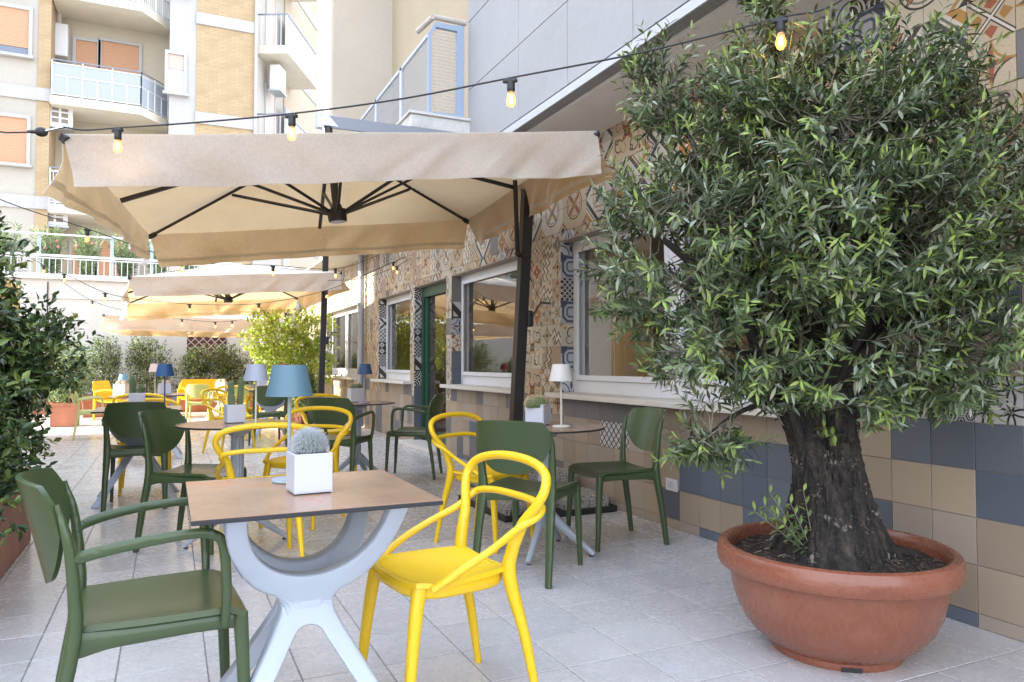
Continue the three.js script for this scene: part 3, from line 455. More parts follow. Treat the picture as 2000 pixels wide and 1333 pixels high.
  const pw = (x0, y0, x1, y1, z) => { const a = atZ(x0, y1, z), b = atZ(x1, y0, z); return [a.x, b.x, a.y, b.y, z]; };
  for (let k = -1; k < 3; k++) { const dy = 3.1 * k; const [a, b, c, d] = pw(-30, 22, 57, 98, ZA); window_(a, b, c + dy, d + dy, ZA, k % 2 ? shut : shut2 === 0 ? shut : shut, k === 0 ? 0.17 : 0); }
  for (let k = -2; k < 3; k++) { const dy = 3.1 * k; let q = pw(147, 85, 190, 165, ZR); window_(q[0], q[1], q[2] + dy, q[3] + dy, ZR, shut); q = pw(197, 92, 271, 170, ZR); window_(q[0], q[1], q[2] + dy, q[3] + dy, ZR, shut); q = pw(327, 110, 359, 180, ZA); window_(q[0], q[1], q[2] + dy, q[3] + dy, ZA, shut2, 0.62); }
  // angled balconies of the loggia
  const gm = M([0.34, 0.37, 0.40], { roughness: 0.35 }), rail = M([0.60, 0.64, 0.68], { roughness: 0.5 }), slabM = M([0.72, 0.66, 0.54], { roughness: 0.9, map: soft, uv: 1.6 });
  const balcony = (y, glazed) => {
    const g = new THREE.Group(); g.name = 'balcony'; ap.add(g); const x0 = xP + 0.03, x1 = -0.86, x2 = xW - 0.02, zo = ZA + 0.25, ze = ZA - 0.75;
    const s = new THREE.Shape(); s.moveTo(x0, -(ZR + 0.001)); s.lineTo(x0, -zo); s.lineTo(x1, -zo); s.lineTo(x2, -ze); s.lineTo(x2, -(ZR + 0.001));
    const sg = new THREE.ExtrudeGeometry(s, { depth: 0.24, bevelEnabled: false }).rotateX(-Math.PI / 2).translate(0, y - 0.24, 0); part(g, 'slab', sg, slabM);
    const P = [[x0 + 0.03, zo - 0.05], [x1, zo - 0.05], [x2 - 0.02, ze - 0.02]];
    for (let i = 0; i < 2; i++) {
      const [a, b] = [P[i], P[i + 1]], n = i ? 2 : 3; part(g, 'handrail', bar([a[0], y + 1.05, a[1]], [b[0], y + 1.05, b[1]], 0.03, 0.03), mat.steel);
      part(g, 'rail', [bar([a[0], y + 0.95, a[1]], [b[0], y + 0.95, b[1]], 0.035, 0.035), bar([a[0], y + 0.6, a[1]], [b[0], y + 0.6, b[1]], 0.035, 0.035), bar([a[0], y + 0.07, a[1]], [b[0], y + 0.07, b[1]], 0.035, 0.035)], rail);
      for (let k = 0; k <= n * 2; k++) { const t = k / (n * 2), x = a[0] + (b[0] - a[0]) * t, z = a[1] + (b[1] - a[1]) * t; part(g, 'rail_post', bar([x, y, z], [x, y + (k % 2 ? 0.6 : 1.03), z], 0.032, 0.032), rail); }
      if (glazed) for (let k = 0; k < n; k++) { const A = k / n, B = (k + 1) / n, L = Math.hypot(b[0] - a[0], b[1] - a[1]) / n - 0.04; for (const [h0, h1] of [[0.1, 0.58], [0.63, 0.93]]) part(g, 'infill_panel', new THREE.BoxGeometry(L, h1 - h0, 0.008).rotateY(-Math.atan2(b[1] - a[1], b[0] - a[0])).translate(a[0] + (b[0] - a[0]) * (A + B) / 2, y + (h0 + h1) / 2, a[1] + (b[1] - a[1]) * (A + B) / 2), gm); }
      else { const bs = []; for (let k = 0; k < 14; k++) { const t = (k + 0.5) / 14; bs.push(bar([a[0] + (b[0] - a[0]) * t, y, a[1] + (b[1] - a[1]) * t], [a[0] + (b[0] - a[0]) * t, y + 0.95, a[1] + (b[1] - a[1]) * t], 0.015, 0.015)); } part(g, 'baluster_row', bs, rail); }
    }
  };
  balcony(8.72, true); balcony(11.82, false); balcony(5.62, false);
  // flank balcony, doors
  for (const [y, j] of [[11.35, 0], [8.1, 1], [14.6, 2]]) {
    const g = new THREE.Group(); g.name = 'balcony'; ap.add(g); const o = 1.0;
    part(g, 'slab', fbox(0.25, 3.4, y - 0.26, y, 0, o), slabM); part(g, 'handrail', [fbox(0.25, 3.4, y + 1.0, y + 1.04, o - 0.06, o - 0.02), fbox(0.25, 0.29, y + 1.0, y + 1.04, 0, o - 0.06)], mat.steel);
    const bs = []; for (let t = 0.25; t < 3.4; t += 0.16) bs.push(fbox(t, t + 0.018, y, y + 1.0, o - 0.05, o - 0.032)); for (let q = 0.1; q < o; q += 0.16) bs.push(fbox(0.26, 0.278, y, y + 1.0, q, q + 0.018)); part(g, 'baluster_row', bs, rail);
    const d = new THREE.Group(); d.name = 'balcony_door'; ap.add(d); part(d, 'frame', [fbox(0.9, 0.98, y, y + 2.2, 0.001, 0.05), fbox(1.75, 1.83, y, y + 2.2, 0.001, 0.05), fbox(0.9, 1.83, y + 2.2, y + 2.28, 0.001, 0.05)], white); part(d, 'roller_shutter', fbox(0.98, 1.75, y, y + 2.2, 0.002, 0.03), j ? shut2 : M([0.57, 0.41, 0.34], { bumpMap: shutT, bumpScale: 0.02, roughness: 0.6, uv: 0.9 }));
    if (j < 2) part(d, 'curtain', fbox(2.1, 2.9, y + 0.5, y + 1.9, 0.25, 0.29), M([0.36, 0.40, 0.47], { roughness: 0.9 }));
  }
  // air-conditioning units, boiler
  const ac = (label, P, turn, grille = true) => { const t = thing('air_conditioner', label, 'air conditioner', [P.x, P.y, P.z], turn, 'air conditioners on the apartment block'); part(t, 'casing', rbox(0.62, 0.82, 0.34, 0.03, 0, 0.41, 0), mat.frame); const h = []; for (let i = 0; i < 2; i++) for (let j = 0; j < 4; j++) h.push(box(0.17, 0.12, 0.01, -0.13 + i * 0.23, 0.16 + j * 0.17, 0.172)); if (grille) part(t, 'fan_grille', h, M([0.22, 0.19, 0.16], { roughness: 0.8 })); part(t, 'bracket', [box(0.66, 0.05, 0.4, 0, -0.025, 0)], mat.zinc); };
  let q = atZ(117, 250, ZA - 0.3); ac('white air conditioner hanging under the glazed angled balcony', q, 0.15); q = atZ(107, 442, ZA - 0.3); ac('white air conditioner beside the brick pilaster just above the terrace railing', q, 0.15);
  const fa = fp(1.0, 10.1, 0.4); ac('white air conditioner under the narrow balcony on the side of the block', fa, Math.atan2(fn.x, fn.z), false);
  const bo = atZ(113, 112, ZR + 0.3), b = thing('wall_boiler', 'white boiler box with flue pipe on the glazed balcony', 'boiler', [bo.x, bo.y, bo.z]);
  part(b, 'casing', rbox(0.52, 0.98, 0.36, 0.03, 0, 0.49, 0), mat.frame); part(b, 'flue', [cyl(0.08, 0.08, 0.5, 0, 0.98, 0), cyl(0.12, 0.12, 0.1, 0, 1.45, 0)], M([0.5, 0.46, 0.4], { roughness: 0.6 }));
}
// ---------- unseen block added left of the frame, shaped to shade the near patio ----------
{
  const n = thing('unseen_shade_block', 'unseen plain cream rendered block added left of the patio for its shade', 'building');
  const st = M([0.66, 0.61, 0.53], { roughness: 0.95, map: soft, uv: 3.1 });
  part(n, 'wall', bx(-32, -20, 0, 20, -15, -2), st); part(n, 'cornice', bx(-32.2, -19.8, 20, 20.3, -15.2, -1.8), st);
  for (let j = 0; j < 6; j++) for (let i = 0; i < 4; i++) { const w = new THREE.Group(); w.name = 'window'; n.add(w); const z = -3.4 - i * 3.3, y = 1.2 + j * 3.1; part(w, 'frame', [bx(-20, -19.94, y - 0.06, y, z - 0.66, z + 0.66), bx(-20, -19.94, y + 1.5, y + 1.58, z - 0.66, z + 0.66)], mat.frame); part(w, 'roller_shutter', bx(-19.998, -19.96, y, y + 1.5, z - 0.6, z + 0.6), M([0.42, 0.30, 0.20], { roughness: 0.7 })); }
}
// ---------- reed screen along the left edge ----------
{
  const f = thing('reed_screen', 'tall golden reed screen fence running behind the left hedge', 'fence'); const r = rngOf(5), g = [];
  for (let z = -1; z > -13.4; z -= 0.024) g.push(bar([-2.1 + (r() - 0.5) * 0.02, 0.02, z + (r() - 0.5) * 0.008], [-2.1 + (r() - 0.5) * 0.03, 2.2 + r() * 0.12, z + (r() - 0.5) * 0.02], 0.011 + r() * 0.004, 0.009, 5));
  const m = part(f, 'reeds', g, M([0.62, 0.42, 0.16], { roughness: 0.8, map: soft, uv: 0.3 })); m.userData.kind = 'stuff';
  part(f, 'tie_wire', [0.4, 1.0, 1.6].map(y => bx(-2.089, -2.083, y, y + 0.01, -13.4, -1)), mat.zinc);
  for (let z = -1; z > -13.5; z -= 2) part(f, 'post', box(0.06, 2.2, 0.06, -2.15, 1.1, z), mat.wood);
}
// ---------- chairs ----------
function greenChair(arms, m) {
  const g = new THREE.Group(), sh = (x, y, z) => V(x, y, z);
  // seat: squircle pad, gently dished, front edge rolled down
  part(g, 'seat', shell((u, v) => { const a = u * 2 - 1, b = v * 2 - 1, x = a * Math.sqrt(1 - b * b * 0.1), z = b * Math.sqrt(1 - a * a * 0.1); return V(x * (0.205 + 0.012 * z), 0.452 - 0.014 * (1 - a * a) * (1 - 0.4 * b * b) - 0.02 * sm(0.72, 1.0, z) + 0.006 * a * a, z * 0.212); }, 0.016, 22, 22), m);
  part(g, 'backrest', shell((u, v) => {
    const a = u * 2 - 1, e = Math.abs(a), top = 0.822 - 0.012 * a * a - 0.048 * Math.pow(sm(0.84, 1, e), 1.8), bot = 0.548 + 0.02 * a * a + 0.125 * Math.pow(e, 3.2), y = bot + (top - bot) * v, ph = a * 0.75;
    return V(0.30 * Math.sin(ph) * (1 + 0.08 * (y - 0.6)), y, -0.262 + 0.29 * (1 - Math.cos(ph)) * 0.95 - (y - 0.55) * 0.24 - 0.05 * (y - 0.55) * (y - 0.55));
  }, 0.013, 30, 16), m);
  for (const s of [-1, 1]) {
    part(g, 'rear_leg', sweep([[s * 0.208, 0, -0.262, 0.014, 0.017], [s * 0.203, 0.22, -0.232, 0.016, 0.021], [s * 0.195, 0.44, -0.196, 0.018, 0.026], [s * 0.2, 0.56, -0.197, 0.015, 0.021], [s * 0.208, 0.68, -0.212, 0.012, 0.015], [s * 0.206, 0.77, -0.236, 0.006, 0.006]], { seg: 30, n: 12, p: 3, up: V(1, 0, 0) }), m);
    part(g, 'front_leg', sweep([[s * 0.198, 0, 0.212, 0.0125, 0.0125], [s * 0.192, 0.25, 0.2, 0.016, 0.016], [s * 0.186, 0.44, 0.19, 0.019, 0.02]], { seg: 10, n: 12, p: 4, up: V(1, 0, 0) }), m);
    part(g, 'side_rail', sweep([[s * 0.192, 0.421, -0.2, 0.009, 0.032], [s * 0.192, 0.426, -0.1, 0.009, 0.022], [s * 0.189, 0.427, 0.08, 0.009, 0.02], [s * 0.187, 0.424, 0.19, 0.009, 0.022]], { seg: 12, n: 10, p: 4, up: V(0, 1, 0) }), m);
    if (arms) part(g, 'armrest', sweep([[s * 0.196, 0.622, -0.205, 0.008, 0.012], [s * 0.222, 0.645, -0.17, 0.015, 0.01], [s * 0.242, 0.666, -0.06, 0.014, 0.009], [s * 0.246, 0.676, 0.06, 0.013, 0.009], [s * 0.245, 0.668, 0.112, 0.013, 0.010], [s * 0.243, 0.635, 0.138, 0.013, 0.012], [s * 0.232, 0.52, 0.148, 0.013, 0.014], [s * 0.214, 0.425, 0.148, 0.011, 0.014]], { seg: 44, n: 12, p: 3, up: V(s, 0, 0) }), m);
  }
  part(g, 'rear_rail', sweep([[-0.19, 0.418, -0.199, 0.009, 0.027], [0, 0.424, -0.2, 0.009, 0.02], [0.19, 0.418, -0.199, 0.009, 0.027]], { seg: 12, n: 10, p: 4, up: V(0, 1, 0) }), m);
  part(g, 'foot_cap', [[-0.208, -0.262], [0.208, -0.262], [-0.198, 0.212], [0.198, 0.212]].map(q => cyl(0.0105, 0.0105, 0.004, q[0], 0, q[1], 10)), mat.black);
  return g;
}
function yellowChair(m) {
  const g = new THREE.Group();
  const rimY = (a, b) => 0.457 - 0.042 * (1 - a * a) * (1 - 0.55 * b * b) + 0.012 * sm(0.55, 1, b) - 0.004 * b;
  part(g, 'seat', shell((u, v) => { const a = u * 2 - 1, b = v * 2 - 1, x = a * Math.sqrt(1 - b * b * 0.2), z = b * Math.sqrt(1 - a * a * 0.2); return V(x * (0.205 + 0.025 * z), rimY(a, b), z * 0.205); }, 0.016, 24, 24), m);
  const ap = []; for (let i = 0; i < 40; i++) { const w = i / 40 * Math.PI * 2, e = 0.58, c = Math.sign(Math.cos(w)) * Math.pow(Math.abs(Math.cos(w)), e), s = Math.sign(Math.sin(w)) * Math.pow(Math.abs(Math.sin(w)), e); ap.push([c * (0.186 + 0.025 * s), 0.432 + 0.006 * s, s * 0.186, 0.012, 0.024]); }
  part(g, 'apron', sweep(ap, { seg: 120, n: 10, closed: true, up: V(0, 1, 0), p: 3 }), m);
  for (const s of [-1, 1]) {
    part(g, 'front_leg', sweep([[s * 0.2, 0, 0.212, 0.0135], [s * 0.192, 0.2, 0.195, 0.018], [s * 0.18, 0.38, 0.172, 0.022], [s * 0.17, 0.452, 0.155, 0.026, 0.026]], { seg: 18, n: 14, up: V(1, 0, 0), p: 2.4 }), m);
    part(g, 'rear_leg', sweep([[s * 0.205, 0, -0.272, 0.0135], [s * 0.19, 0.22, -0.23, 0.018], [s * 0.172, 0.43, -0.178, 0.024], [s * 0.178, 0.52, -0.185, 0.022], [s * 0.196, 0.6, -0.21, 0.0195]], { seg: 28, n: 14, up: V(1, 0, 0), p: 2.2 }), m);
  }
  const half = [[0.185, 0.545, -0.19, 0.018], [0.2, 0.61, -0.212, 0.0185], [0.245, 0.672, -0.236, 0.0175], [0.266, 0.728, -0.258, 0.0165], [0.236, 0.776, -0.282, 0.0165], [0.14, 0.803, -0.302, 0.0165]];
  part(g, 'upper_back_loop', sweep([...half, [0, 0.812, -0.308, 0.0165], ...half.slice().reverse().map(q => [-q[0], ...q.slice(1)])], { seg: 90, n: 14, up: V(0, 0.3, 1) }), m);
  const low = [[0.214, 0.447, 0.135, 0.017, 0.013], [0.236, 0.5, 0.045, 0.0135], [0.24, 0.553, -0.07, 0.0125], [0.222, 0.604, -0.185, 0.0135], [0.236, 0.636, -0.246, 0.0135], [0.218, 0.66, -0.28, 0.0135], [0.13, 0.672, -0.298, 0.0135]];
  part(g, 'arm_and_lower_loop', sweep([...low, [0, 0.674, -0.304, 0.0135], ...low.slice().reverse().map(q => [-q[0], ...q.slice(1)])], { seg: 110, n: 14, up: V(0, 1, 0.2) }), m);
  part(g, 'foot_cap', [[-0.205, -0.272], [0.205, -0.272], [-0.2, 0.212], [0.2, 0.212]].map(q => cyl(0.0115, 0.0115, 0.004, q[0], 0, q[1], 10)), mat.black);
  return g;
}
const protoC = { side: greenChair(false, mat.green), arm: greenChair(true, mat.green), pale: greenChair(true, mat.pale), yellow: yellowChair(mat.yellow) };
const chairName = { side: 'side_chair', arm: 'armchair', pale: 'pale_armchair', yellow: 'loop_back_chair' };
function chair(kind, x, z, fx, fz, label, group, scale = 1) {
  const o = protoC[kind].clone(); o.name = numbered(chairName[kind]); o.position.set(x, 0.0015, z); o.rotation.y = Math.atan2(fx, fz); o.scale.setScalar(kind === 'yellow' ? 0.96 : scale); scene.add(o); return tag(o, label, 'chair', group);
}
const GC = 'chairs around the patio tables';
chair('arm', -0.02, -2.3, 1, -0.07, 'dark green plastic armchair at the square brown table with the round cactus', GC);
chair('yellow', 0.825, -2.345, -0.99, 0.13, 'yellow loop-back chair at the square brown table with the round cactus', GC);
chair('side', 1.784, -3.583, 0.77, -0.63, 'dark green armless chair seen from behind, at the round table under the large window', GC);
chair('side', 2.53, -3.95, -1, -0.05, 'dark green armless chair standing against the tiled wall beside the power socket', GC);
chair('yellow', 1.815, -4.25, 0.49, 0.87, 'yellow loop-back chair at the round table with the cream lamp', GC);
chair('side', 0.17, -4.93, 0.83, 0.56, 'dark green armless chair at the round table with the tall twin cactus', GC);
chair('yellow', 0.48, -4.42, 0, -1, 'yellow loop-back chair seen from behind, at the round table with the tall twin cactus', GC);
chair('yellow', 0.85, -5.32, -0.6, 0.8, 'yellow loop-back chair on the far side of the round table with the tall twin cactus', GC);
chair('arm', -0.215, -6.53, 0.03, -1, 'dark green armchair seen from behind, at the square table with the navy lamp', GC);
chair('yellow', -0.17, -7.22, 0, 1, 'yellow loop-back chair on the far side of the navy lamp table', GC);
chair('arm', 1.4, -6.6, 0.6, -0.8, 'dark green armchair with its back turned, at the round table with the blue lamp', GC);
chair('arm', 2.18, -7.03, -0.88, -0.48, 'dark green armchair in front of the green door', GC);
chair('yellow', 1.47, -7.5, 0.2, 0.98, 'yellow loop-back chair across the blue lamp table', GC);
chair('side', 1.2, -10.35, -0.05, -1, 'dark green chair with its back turned near the leafy bright tree', GC);
chair('yellow', -0.25, -9.1, 0.1, -1, 'yellow loop-back chair behind the navy lamp table', GC);
chair('yellow', 0.72, -9.9, 0.8, 0.6, 'yellow loop-back chair beside the dark green chair near the leafy tree', GC);
chair('yellow', 0.98, -11.6, 0.5, -0.8, 'yellow loop-back chair between the bench and the leafy tree', GC);
chair('pale', -1.02, -12.5, 1, -0.1, 'pale lime armchair standing alone beside the left hedge', 'pale lime armchairs', 0.9);
chair('pale', 0.5, -14.5, 0.15, -1, 'pale lime armchair facing the yellow bench', 'pale lime armchairs', 0.9);
chair('pale', 1.02, -13.6, -0.4, -1, 'pale lime armchair next to the terracotta planter box of the leafy tree', 'pale lime armchairs', 0.9);
{ // yellow benches
  const bench = (label, x, z, fx, fz, w) => {
    const t = thing('bench', label, 'bench', [x, 0, z], Math.atan2(fx, fz), 'yellow lounge seats');
    part(t, 'seat', shell((u, v) => V((u - 0.5) * w, 0.4 - 0.03 * Math.sin(v * Math.PI) - 0.02 * v, (v - 0.5) * 0.5), 0.03, 12, 10), mat.yellow);
    part(t, 'backrest', shell((u, v) => { const a = Math.abs(u * 2 - 1); return V((u - 0.5) * w * (1 - 0.05 * v), 0.42 + v * (0.34 - 0.14 * sm(0.82, 1, a)), -0.24 - 0.1 * v + 0.03 * a * a); }, 0.03, 24, 8), mat.yellow);
    for (const s of [-1, 1]) { part(t, 'armrest', sweep([[s * w / 2, 0.4, -0.24, 0.02, 0.03], [s * w / 2, 0.56, -0.2, 0.02, 0.03], [s * w / 2, 0.57, 0.15, 0.02, 0.025], [s * w / 2, 0.4, 0.22, 0.02, 0.03]], { seg: 24, n: 10, up: V(1, 0, 0), p: 3 }), mat.yellow); for (const q of [-0.24, 0.22]) part(t, 'leg', sweep([[s * w / 2, 0, q * 1.06, 0.016], [s * w / 2, 0.4, q, 0.026]], { seg: 4, n: 10, up: V(1, 0, 0), p: 3 }), mat.yellow); }
  };
  bench('yellow plastic bench in front of the far hedge', 0.72, -17.25, 0.35, 1, 0.95);
  bench('yellow lounge chair turned sideways by the far left hedge', -0.95, -16.6, 0.9, 0.5, 0.6);
  bench('yellow lounge chair under the leafy tree', 1.75, -15.6, -0.7, 0.7, 0.6);
}
// ---------- tables ----------
const topTex = tex(512, (u, v) => { const a = nA(u, v) - 0.5, b = nB(u * 1.5, v) - 0.5, c = nC(u, v) - 0.5, r = sm(0.12, 0.3, a + b * 0.4); return [0.62 + a * 0.2 + c * 0.05 + r * 0.02, 0.50 + a * 0.17 + c * 0.05 - r * 0.06, 0.40 + a * 0.15 + c * 0.05 - r * 0.08]; }, true);
const topM = M([0.95, 0.95, 0.95], { map: topTex, roughness: 0.24, uv: 0.8 }), topGrey = M([0.80, 0.80, 0.80], { map: topTex, roughness: 0.24, uv: 0.8 });
function xBase(t, m, H = 0.725) { // moulded base: two bowed frames back to back
  const sp = new THREE.Shape(), k = (H) / 0.725; const half = [[-0.226, 0.725], [-0.226, 0.60, -0.165, 0.50, -0.095, 0.476], [-0.066, 0.463, -0.058, 0.43, -0.072, 0.395], [-0.11, 0.32, -0.21, 0.15, -0.304, 0]];
  sp.moveTo(...half[0]); half.slice(1).forEach(q => sp.bezierCurveTo(...q)); sp.lineTo(-0.262, 0); sp.bezierCurveTo(-0.17, 0.16, -0.085, 0.29, -0.042, 0.362); sp.bezierCurveTo(-0.026, 0.39, 0.026, 0.39, 0.042, 0.362); sp.bezierCurveTo(0.085, 0.29, 0.17, 0.16, 0.262, 0); sp.lineTo(0.304, 0);
  sp.bezierCurveTo(0.21, 0.15, 0.11, 0.32, 0.072, 0.395); sp.bezierCurveTo(0.058, 0.43, 0.066, 0.463, 0.095, 0.476); sp.bezierCurveTo(0.165, 0.50, 0.226, 0.60, 0.226, 0.725); sp.lineTo(0.19, 0.725); sp.bezierCurveTo(0.19, 0.60, 0.11, 0.515, 0, 0.515); sp.bezierCurveTo(-0.11, 0.515, -0.19, 0.60, -0.19, 0.725);
  for (const s of [1, -1]) {
    let g = new THREE.ExtrudeGeometry(sp, { depth: 0.034, bevelEnabled: true, bevelThickness: 0.012, bevelSize: 0.008, bevelSegments: 3, curveSegments: 14, steps: 1 });
    // subdivide along the legs so they can bow outward
    const pos = g.attributes.position; const out = []; const tri = (a, b, c, d) => { const L = Math.max(a.distanceTo(b), b.distanceTo(c), c.distanceTo(a)); if (L < 0.05 || d > 5) { out.push(a, b, c); return; } const e = [[a, b, c], [b, c, a], [c, a, b]].sort((p, q) => q[0].distanceTo(q[1]) - p[0].distanceTo(p[1]))[0], m = e[0].clone().add(e[1]).multiplyScalar(0.5); tri(e[0], m, e[2], d + 1); tri(m, e[1], e[2], d + 1); };
    for (let i = 0; i < pos.count; i += 3) tri(...[0, 1, 2].map(q => V().fromBufferAttribute(pos, i + q)), 0);
    const arr = []; for (const v of out) { const q = v.y - 0.43, w = 0.03 + (q > 0 ? 0.5 * q + 0.75 * q * q : 0.42 * -q + 0.3 * q * q); arr.push(v.x, clamp(v.y, 0.004, 0.725) * k, (v.z - 0.017 + w) * s); }
    if (s < 0) for (let i = 0; i < arr.length; i += 9) for (let q = 0; q < 3; q++) { const a = arr[i + 3 + q]; arr[i + 3 + q] = arr[i + 6 + q]; arr[i + 6 + q] = a; }
    const b = new THREE.BufferGeometry(); b.setAttribute('position', new THREE.Float32BufferAttribute(arr, 3)); const f = part(t, 'base_frame', toCreasedNormals(b, 0.7), m);
    part(f, 'hub_disc', lathe([[0, 0.0025], [0.036, 0.0025], [0.0385, 0]], 32).rotateX(s * Math.PI / 2).translate(0, 0.437 * k, s * 0.0615), m);
  }
  part(t, 'hub', bar([0, 0.437 * k, -0.03], [0, 0.437 * k, 0.03], 0.05, 0.05, 24), m);
  part(t, 'top_plate', [box(0.46, 0.006, 0.05, 0, H + 0.0005, 0.23), box(0.46, 0.006, 0.05, 0, H + 0.0005, -0.23)], mat.greyBase);
}
function squareTable(x, z, label, w = 0.63, H = 0.74, turn = 0) {
  const t = thing('square_table', label, 'table', [x, 0, z], turn, 'square patio tables'); part(t, 'table_edge', rbox(w, 0.0115, w, 0.002, 0, H - 0.0075, 0), mat.topEdge); part(t, 'tabletop', rbox(w - 0.001, 0.0025, w - 0.001, 0.001, 0, H - 0.0005, 0), topM); xBase(t, mat.whiteBase, H - 0.0168); return t;
}
function roundTable(x, z, label, turn, m) {
  const t = thing('round_table', label, 'table', [x, 0, z], turn, 'round patio tables'); const R = 0.355;
  part(t, 'table_edge', lathe([[0, 0.728], [R - 0.003, 0.728], [R, 0.73], [R, 0.736], [R - 0.001, 0.7375], [0, 0.7375]], 72), mat.topEdge); part(t, 'tabletop', lathe([[0, 0.7402], [R - 0.002, 0.7402], [R - 0.0008, 0.739], [R - 0.0008, 0.7376]], 72), topGrey);
  part(t, 'column', [rbox(0.062, 0.55, 0.062, 0.012, 0, 0.425, 0), ...[0, 1, 2, 3].map(i => rbox(0.02, 0.53, 0.008, 0.003, 0, 0.425, 0.032).rotateY(i * Math.PI / 2))], m);
  part(t, 'bracket', [rbox(0.2, 0.02, 0.2, 0.008, 0, 0.7175, 0), lathe([[0.045, 0.665], [0.09, 0.7], [0.09, 0.71], [0, 0.71]], 20)], mat.greyBase);
  for (let i = 0; i < 4; i++) { const a = i * Math.PI / 2 + Math.PI / 4; part(t, 'foot', sweep([[0.02 * Math.cos(a), 0.24, 0.02 * Math.sin(a), 0.02, 0.03], [0.14 * Math.cos(a), 0.135, 0.14 * Math.sin(a), 0.018, 0.024], [0.3 * Math.cos(a), 0.014, 0.3 * Math.sin(a), 0.015, 0.013]], { seg: 10, n: 10, p: 4, up: V(0, 1, 0) }), m); part(t, 'foot_pad', cyl(0.014, 0.014, 0.006, 0.285 * Math.cos(a), 0, 0.285 * Math.sin(a), 12), mat.black); }
  return t;
}
squareTable(0.366, -2.222, 'square brown stone-look table on a white moulded base, with the round cactus');
squareTable(-0.22, -6.8, 'square table on white moulded base holding the navy lamp, behind a dark green armchair', 0.64);
roundTable(2.02, -3.89, 'round table with white feet under the large window', 0, mat.whiteBase);
roundTable(0.39, -4.87, 'round table with grey column holding the tall twin cactus', Math.PI / 4, mat.greyBase);
roundTable(1.63, -7.0, 'round table with grey column holding the blue lamp near the drainpipe', 0.2, mat.greyBase);
squareTable(-0.4, -13.7, 'low white-legged table near the far left hedge with a light blue lamp', 0.95, 0.57);
squareTable(1.32, -11.0, 'small square table near the leafy tree', 0.64, 0.74);
squareTable(-0.15, -9.75, 'square table behind the navy lamp table', 0.64, 0.74);
squareTable(0.95, -15.6, 'low square table in front of the yellow bench', 0.6, 0.55);
// ---------- lamps on the tables ----------
const FEL = (c) => M(c, { roughness: 0.5 });
function lamp(x, y, z, c, poleC, label, s = 1) {
  const t = thing('table_lamp', label, 'lamp', [x, y, z], 0, 'slim table lamps'); t.scale.setScalar(s);
  part(t, 'base', lathe([[0, 0], [0.05, 0], [0.052, 0.003], [0.05, 0.011], [0.008, 0.013], [0, 0.013]], 36), FEL(poleC)); part(t, 'stem', cyl(0.0055, 0.0055, 0.30, 0, 0.012, 0, 14), FEL(poleC));
  part(t, 'shade', lathe([[0.071, 0.268], [0.0725, 0.268], [0.0505, 0.366], [0.049, 0.366], [0.0705, 0.27]], 48), M(c, { roughness: 0.45 })); part(t, 'diffuser', lathe([[0, 0.3], [0.062, 0.3]], 32), mat.pot); part(t, 'cap', lathe([[0, 0.3645], [0.049, 0.3645]], 32), M(c, { roughness: 0.45 }));
}
lamp(0.345, 0.741, -2.405, [0.085, 0.16, 0.20], [0.32, 0.37, 0.39], 'teal blue table lamp standing behind the round cactus');
lamp(2.069, 0.741, -3.77, [0.58, 0.54, 0.49], [0.6, 0.55, 0.48], 'cream table lamp beside the cactus cluster under the large window');
lamp(0.47, 0.741, -4.62, [0.33, 0.36, 0.44], [0.60, 0.56, 0.50], 'grey table lamp next to the tall twin cactus');
lamp(-0.03, 0.741, -6.58, [0.02, 0.09, 0.26], [0.05, 0.07, 0.16], 'navy blue table lamp on the square table');
lamp(1.655, 0.741, -6.82, [0.035, 0.095, 0.22], [0.30, 0.34, 0.45], 'blue table lamp on the round table near the drainpipe');
lamp(-0.68, 0.571, -13.62, [0.16, 0.38, 0.60], [0.55, 0.55, 0.55], 'light blue table lamp on the low table near the far left hedge');
lamp(-0.15, 0.741, -9.7, [0.66, 0.50, 0.40], [0.66, 0.58, 0.48], 'beige table lamp behind the navy lamp');
lamp(1.5, 0.741, -11.0, [0.30, 0.02, 0.03], [0.3, 0.1, 0.1], 'red table lamp on the small square table near the leafy tree');
// ---------- cactus pots ----------
function cubePot(t, s) { part(t, 'pot', [box(s, 0.004, s, 0, 0.006, 0), ...[[0, 1], [0, -1]].map(q => rbox(s, s * 1.02, 0.007, 0.0025, 0, s * 0.51 + 0.004, q[1] * (s / 2 - 0.0035))), ...[1, -1].map(q => rbox(0.007, s * 1.02, s - 0.014, 0.0025, q * (s / 2 - 0.0035), s * 0.51 + 0.004, 0))], mat.pot); part(t, 'base_liner', box(s - 0.012, 0.004, s - 0.012, 0, 0.002, 0), mat.topEdge); part(t, 'soil', box(s - 0.015, s * 0.8, s - 0.015, 0, s * 0.41 + 0.009, 0), mat.potSoil); }
function spines(n, r) { const g = [], q = rngOf(31); const base = new THREE.ConeGeometry(0.0007, 1, 3).translate(0, 0.5, 0); for (let i = 0; i < n; i++) { const y = 1 - 1.5 * (i + 0.5) / n, a = i * 2.39996, s = Math.sqrt(Math.max(0, 1 - y * y)), N = V(s * Math.cos(a), y, s * Math.sin(a)); for (let k = 0; k < 5; k++) { const d = N.clone().multiplyScalar(0.55).add(V(q() - 0.5, q() - 0.5, q() - 0.5).multiplyScalar(1.7)).normalize(), c = base.clone().scale(1, 0.011 + q() * 0.012, 1).applyQuaternion(new THREE.Quaternion().setFromUnitVectors(V(0, 1, 0), d)); const p = N.clone().multiply(V(...r)); g.push(c.translate(p.x, p.y, p.z)); } } return g; }
const cact = M([0.10, 0.16, 0.075], { roughness: 0.7 }), cactDark = M([0.075, 0.13, 0.04], { roughness: 0.7 }), spineM = M([0.52, 0.55, 0.56], { roughness: 0.7 }), spineY = M([0.62, 0.50, 0.30], { roughness: 0.7 });
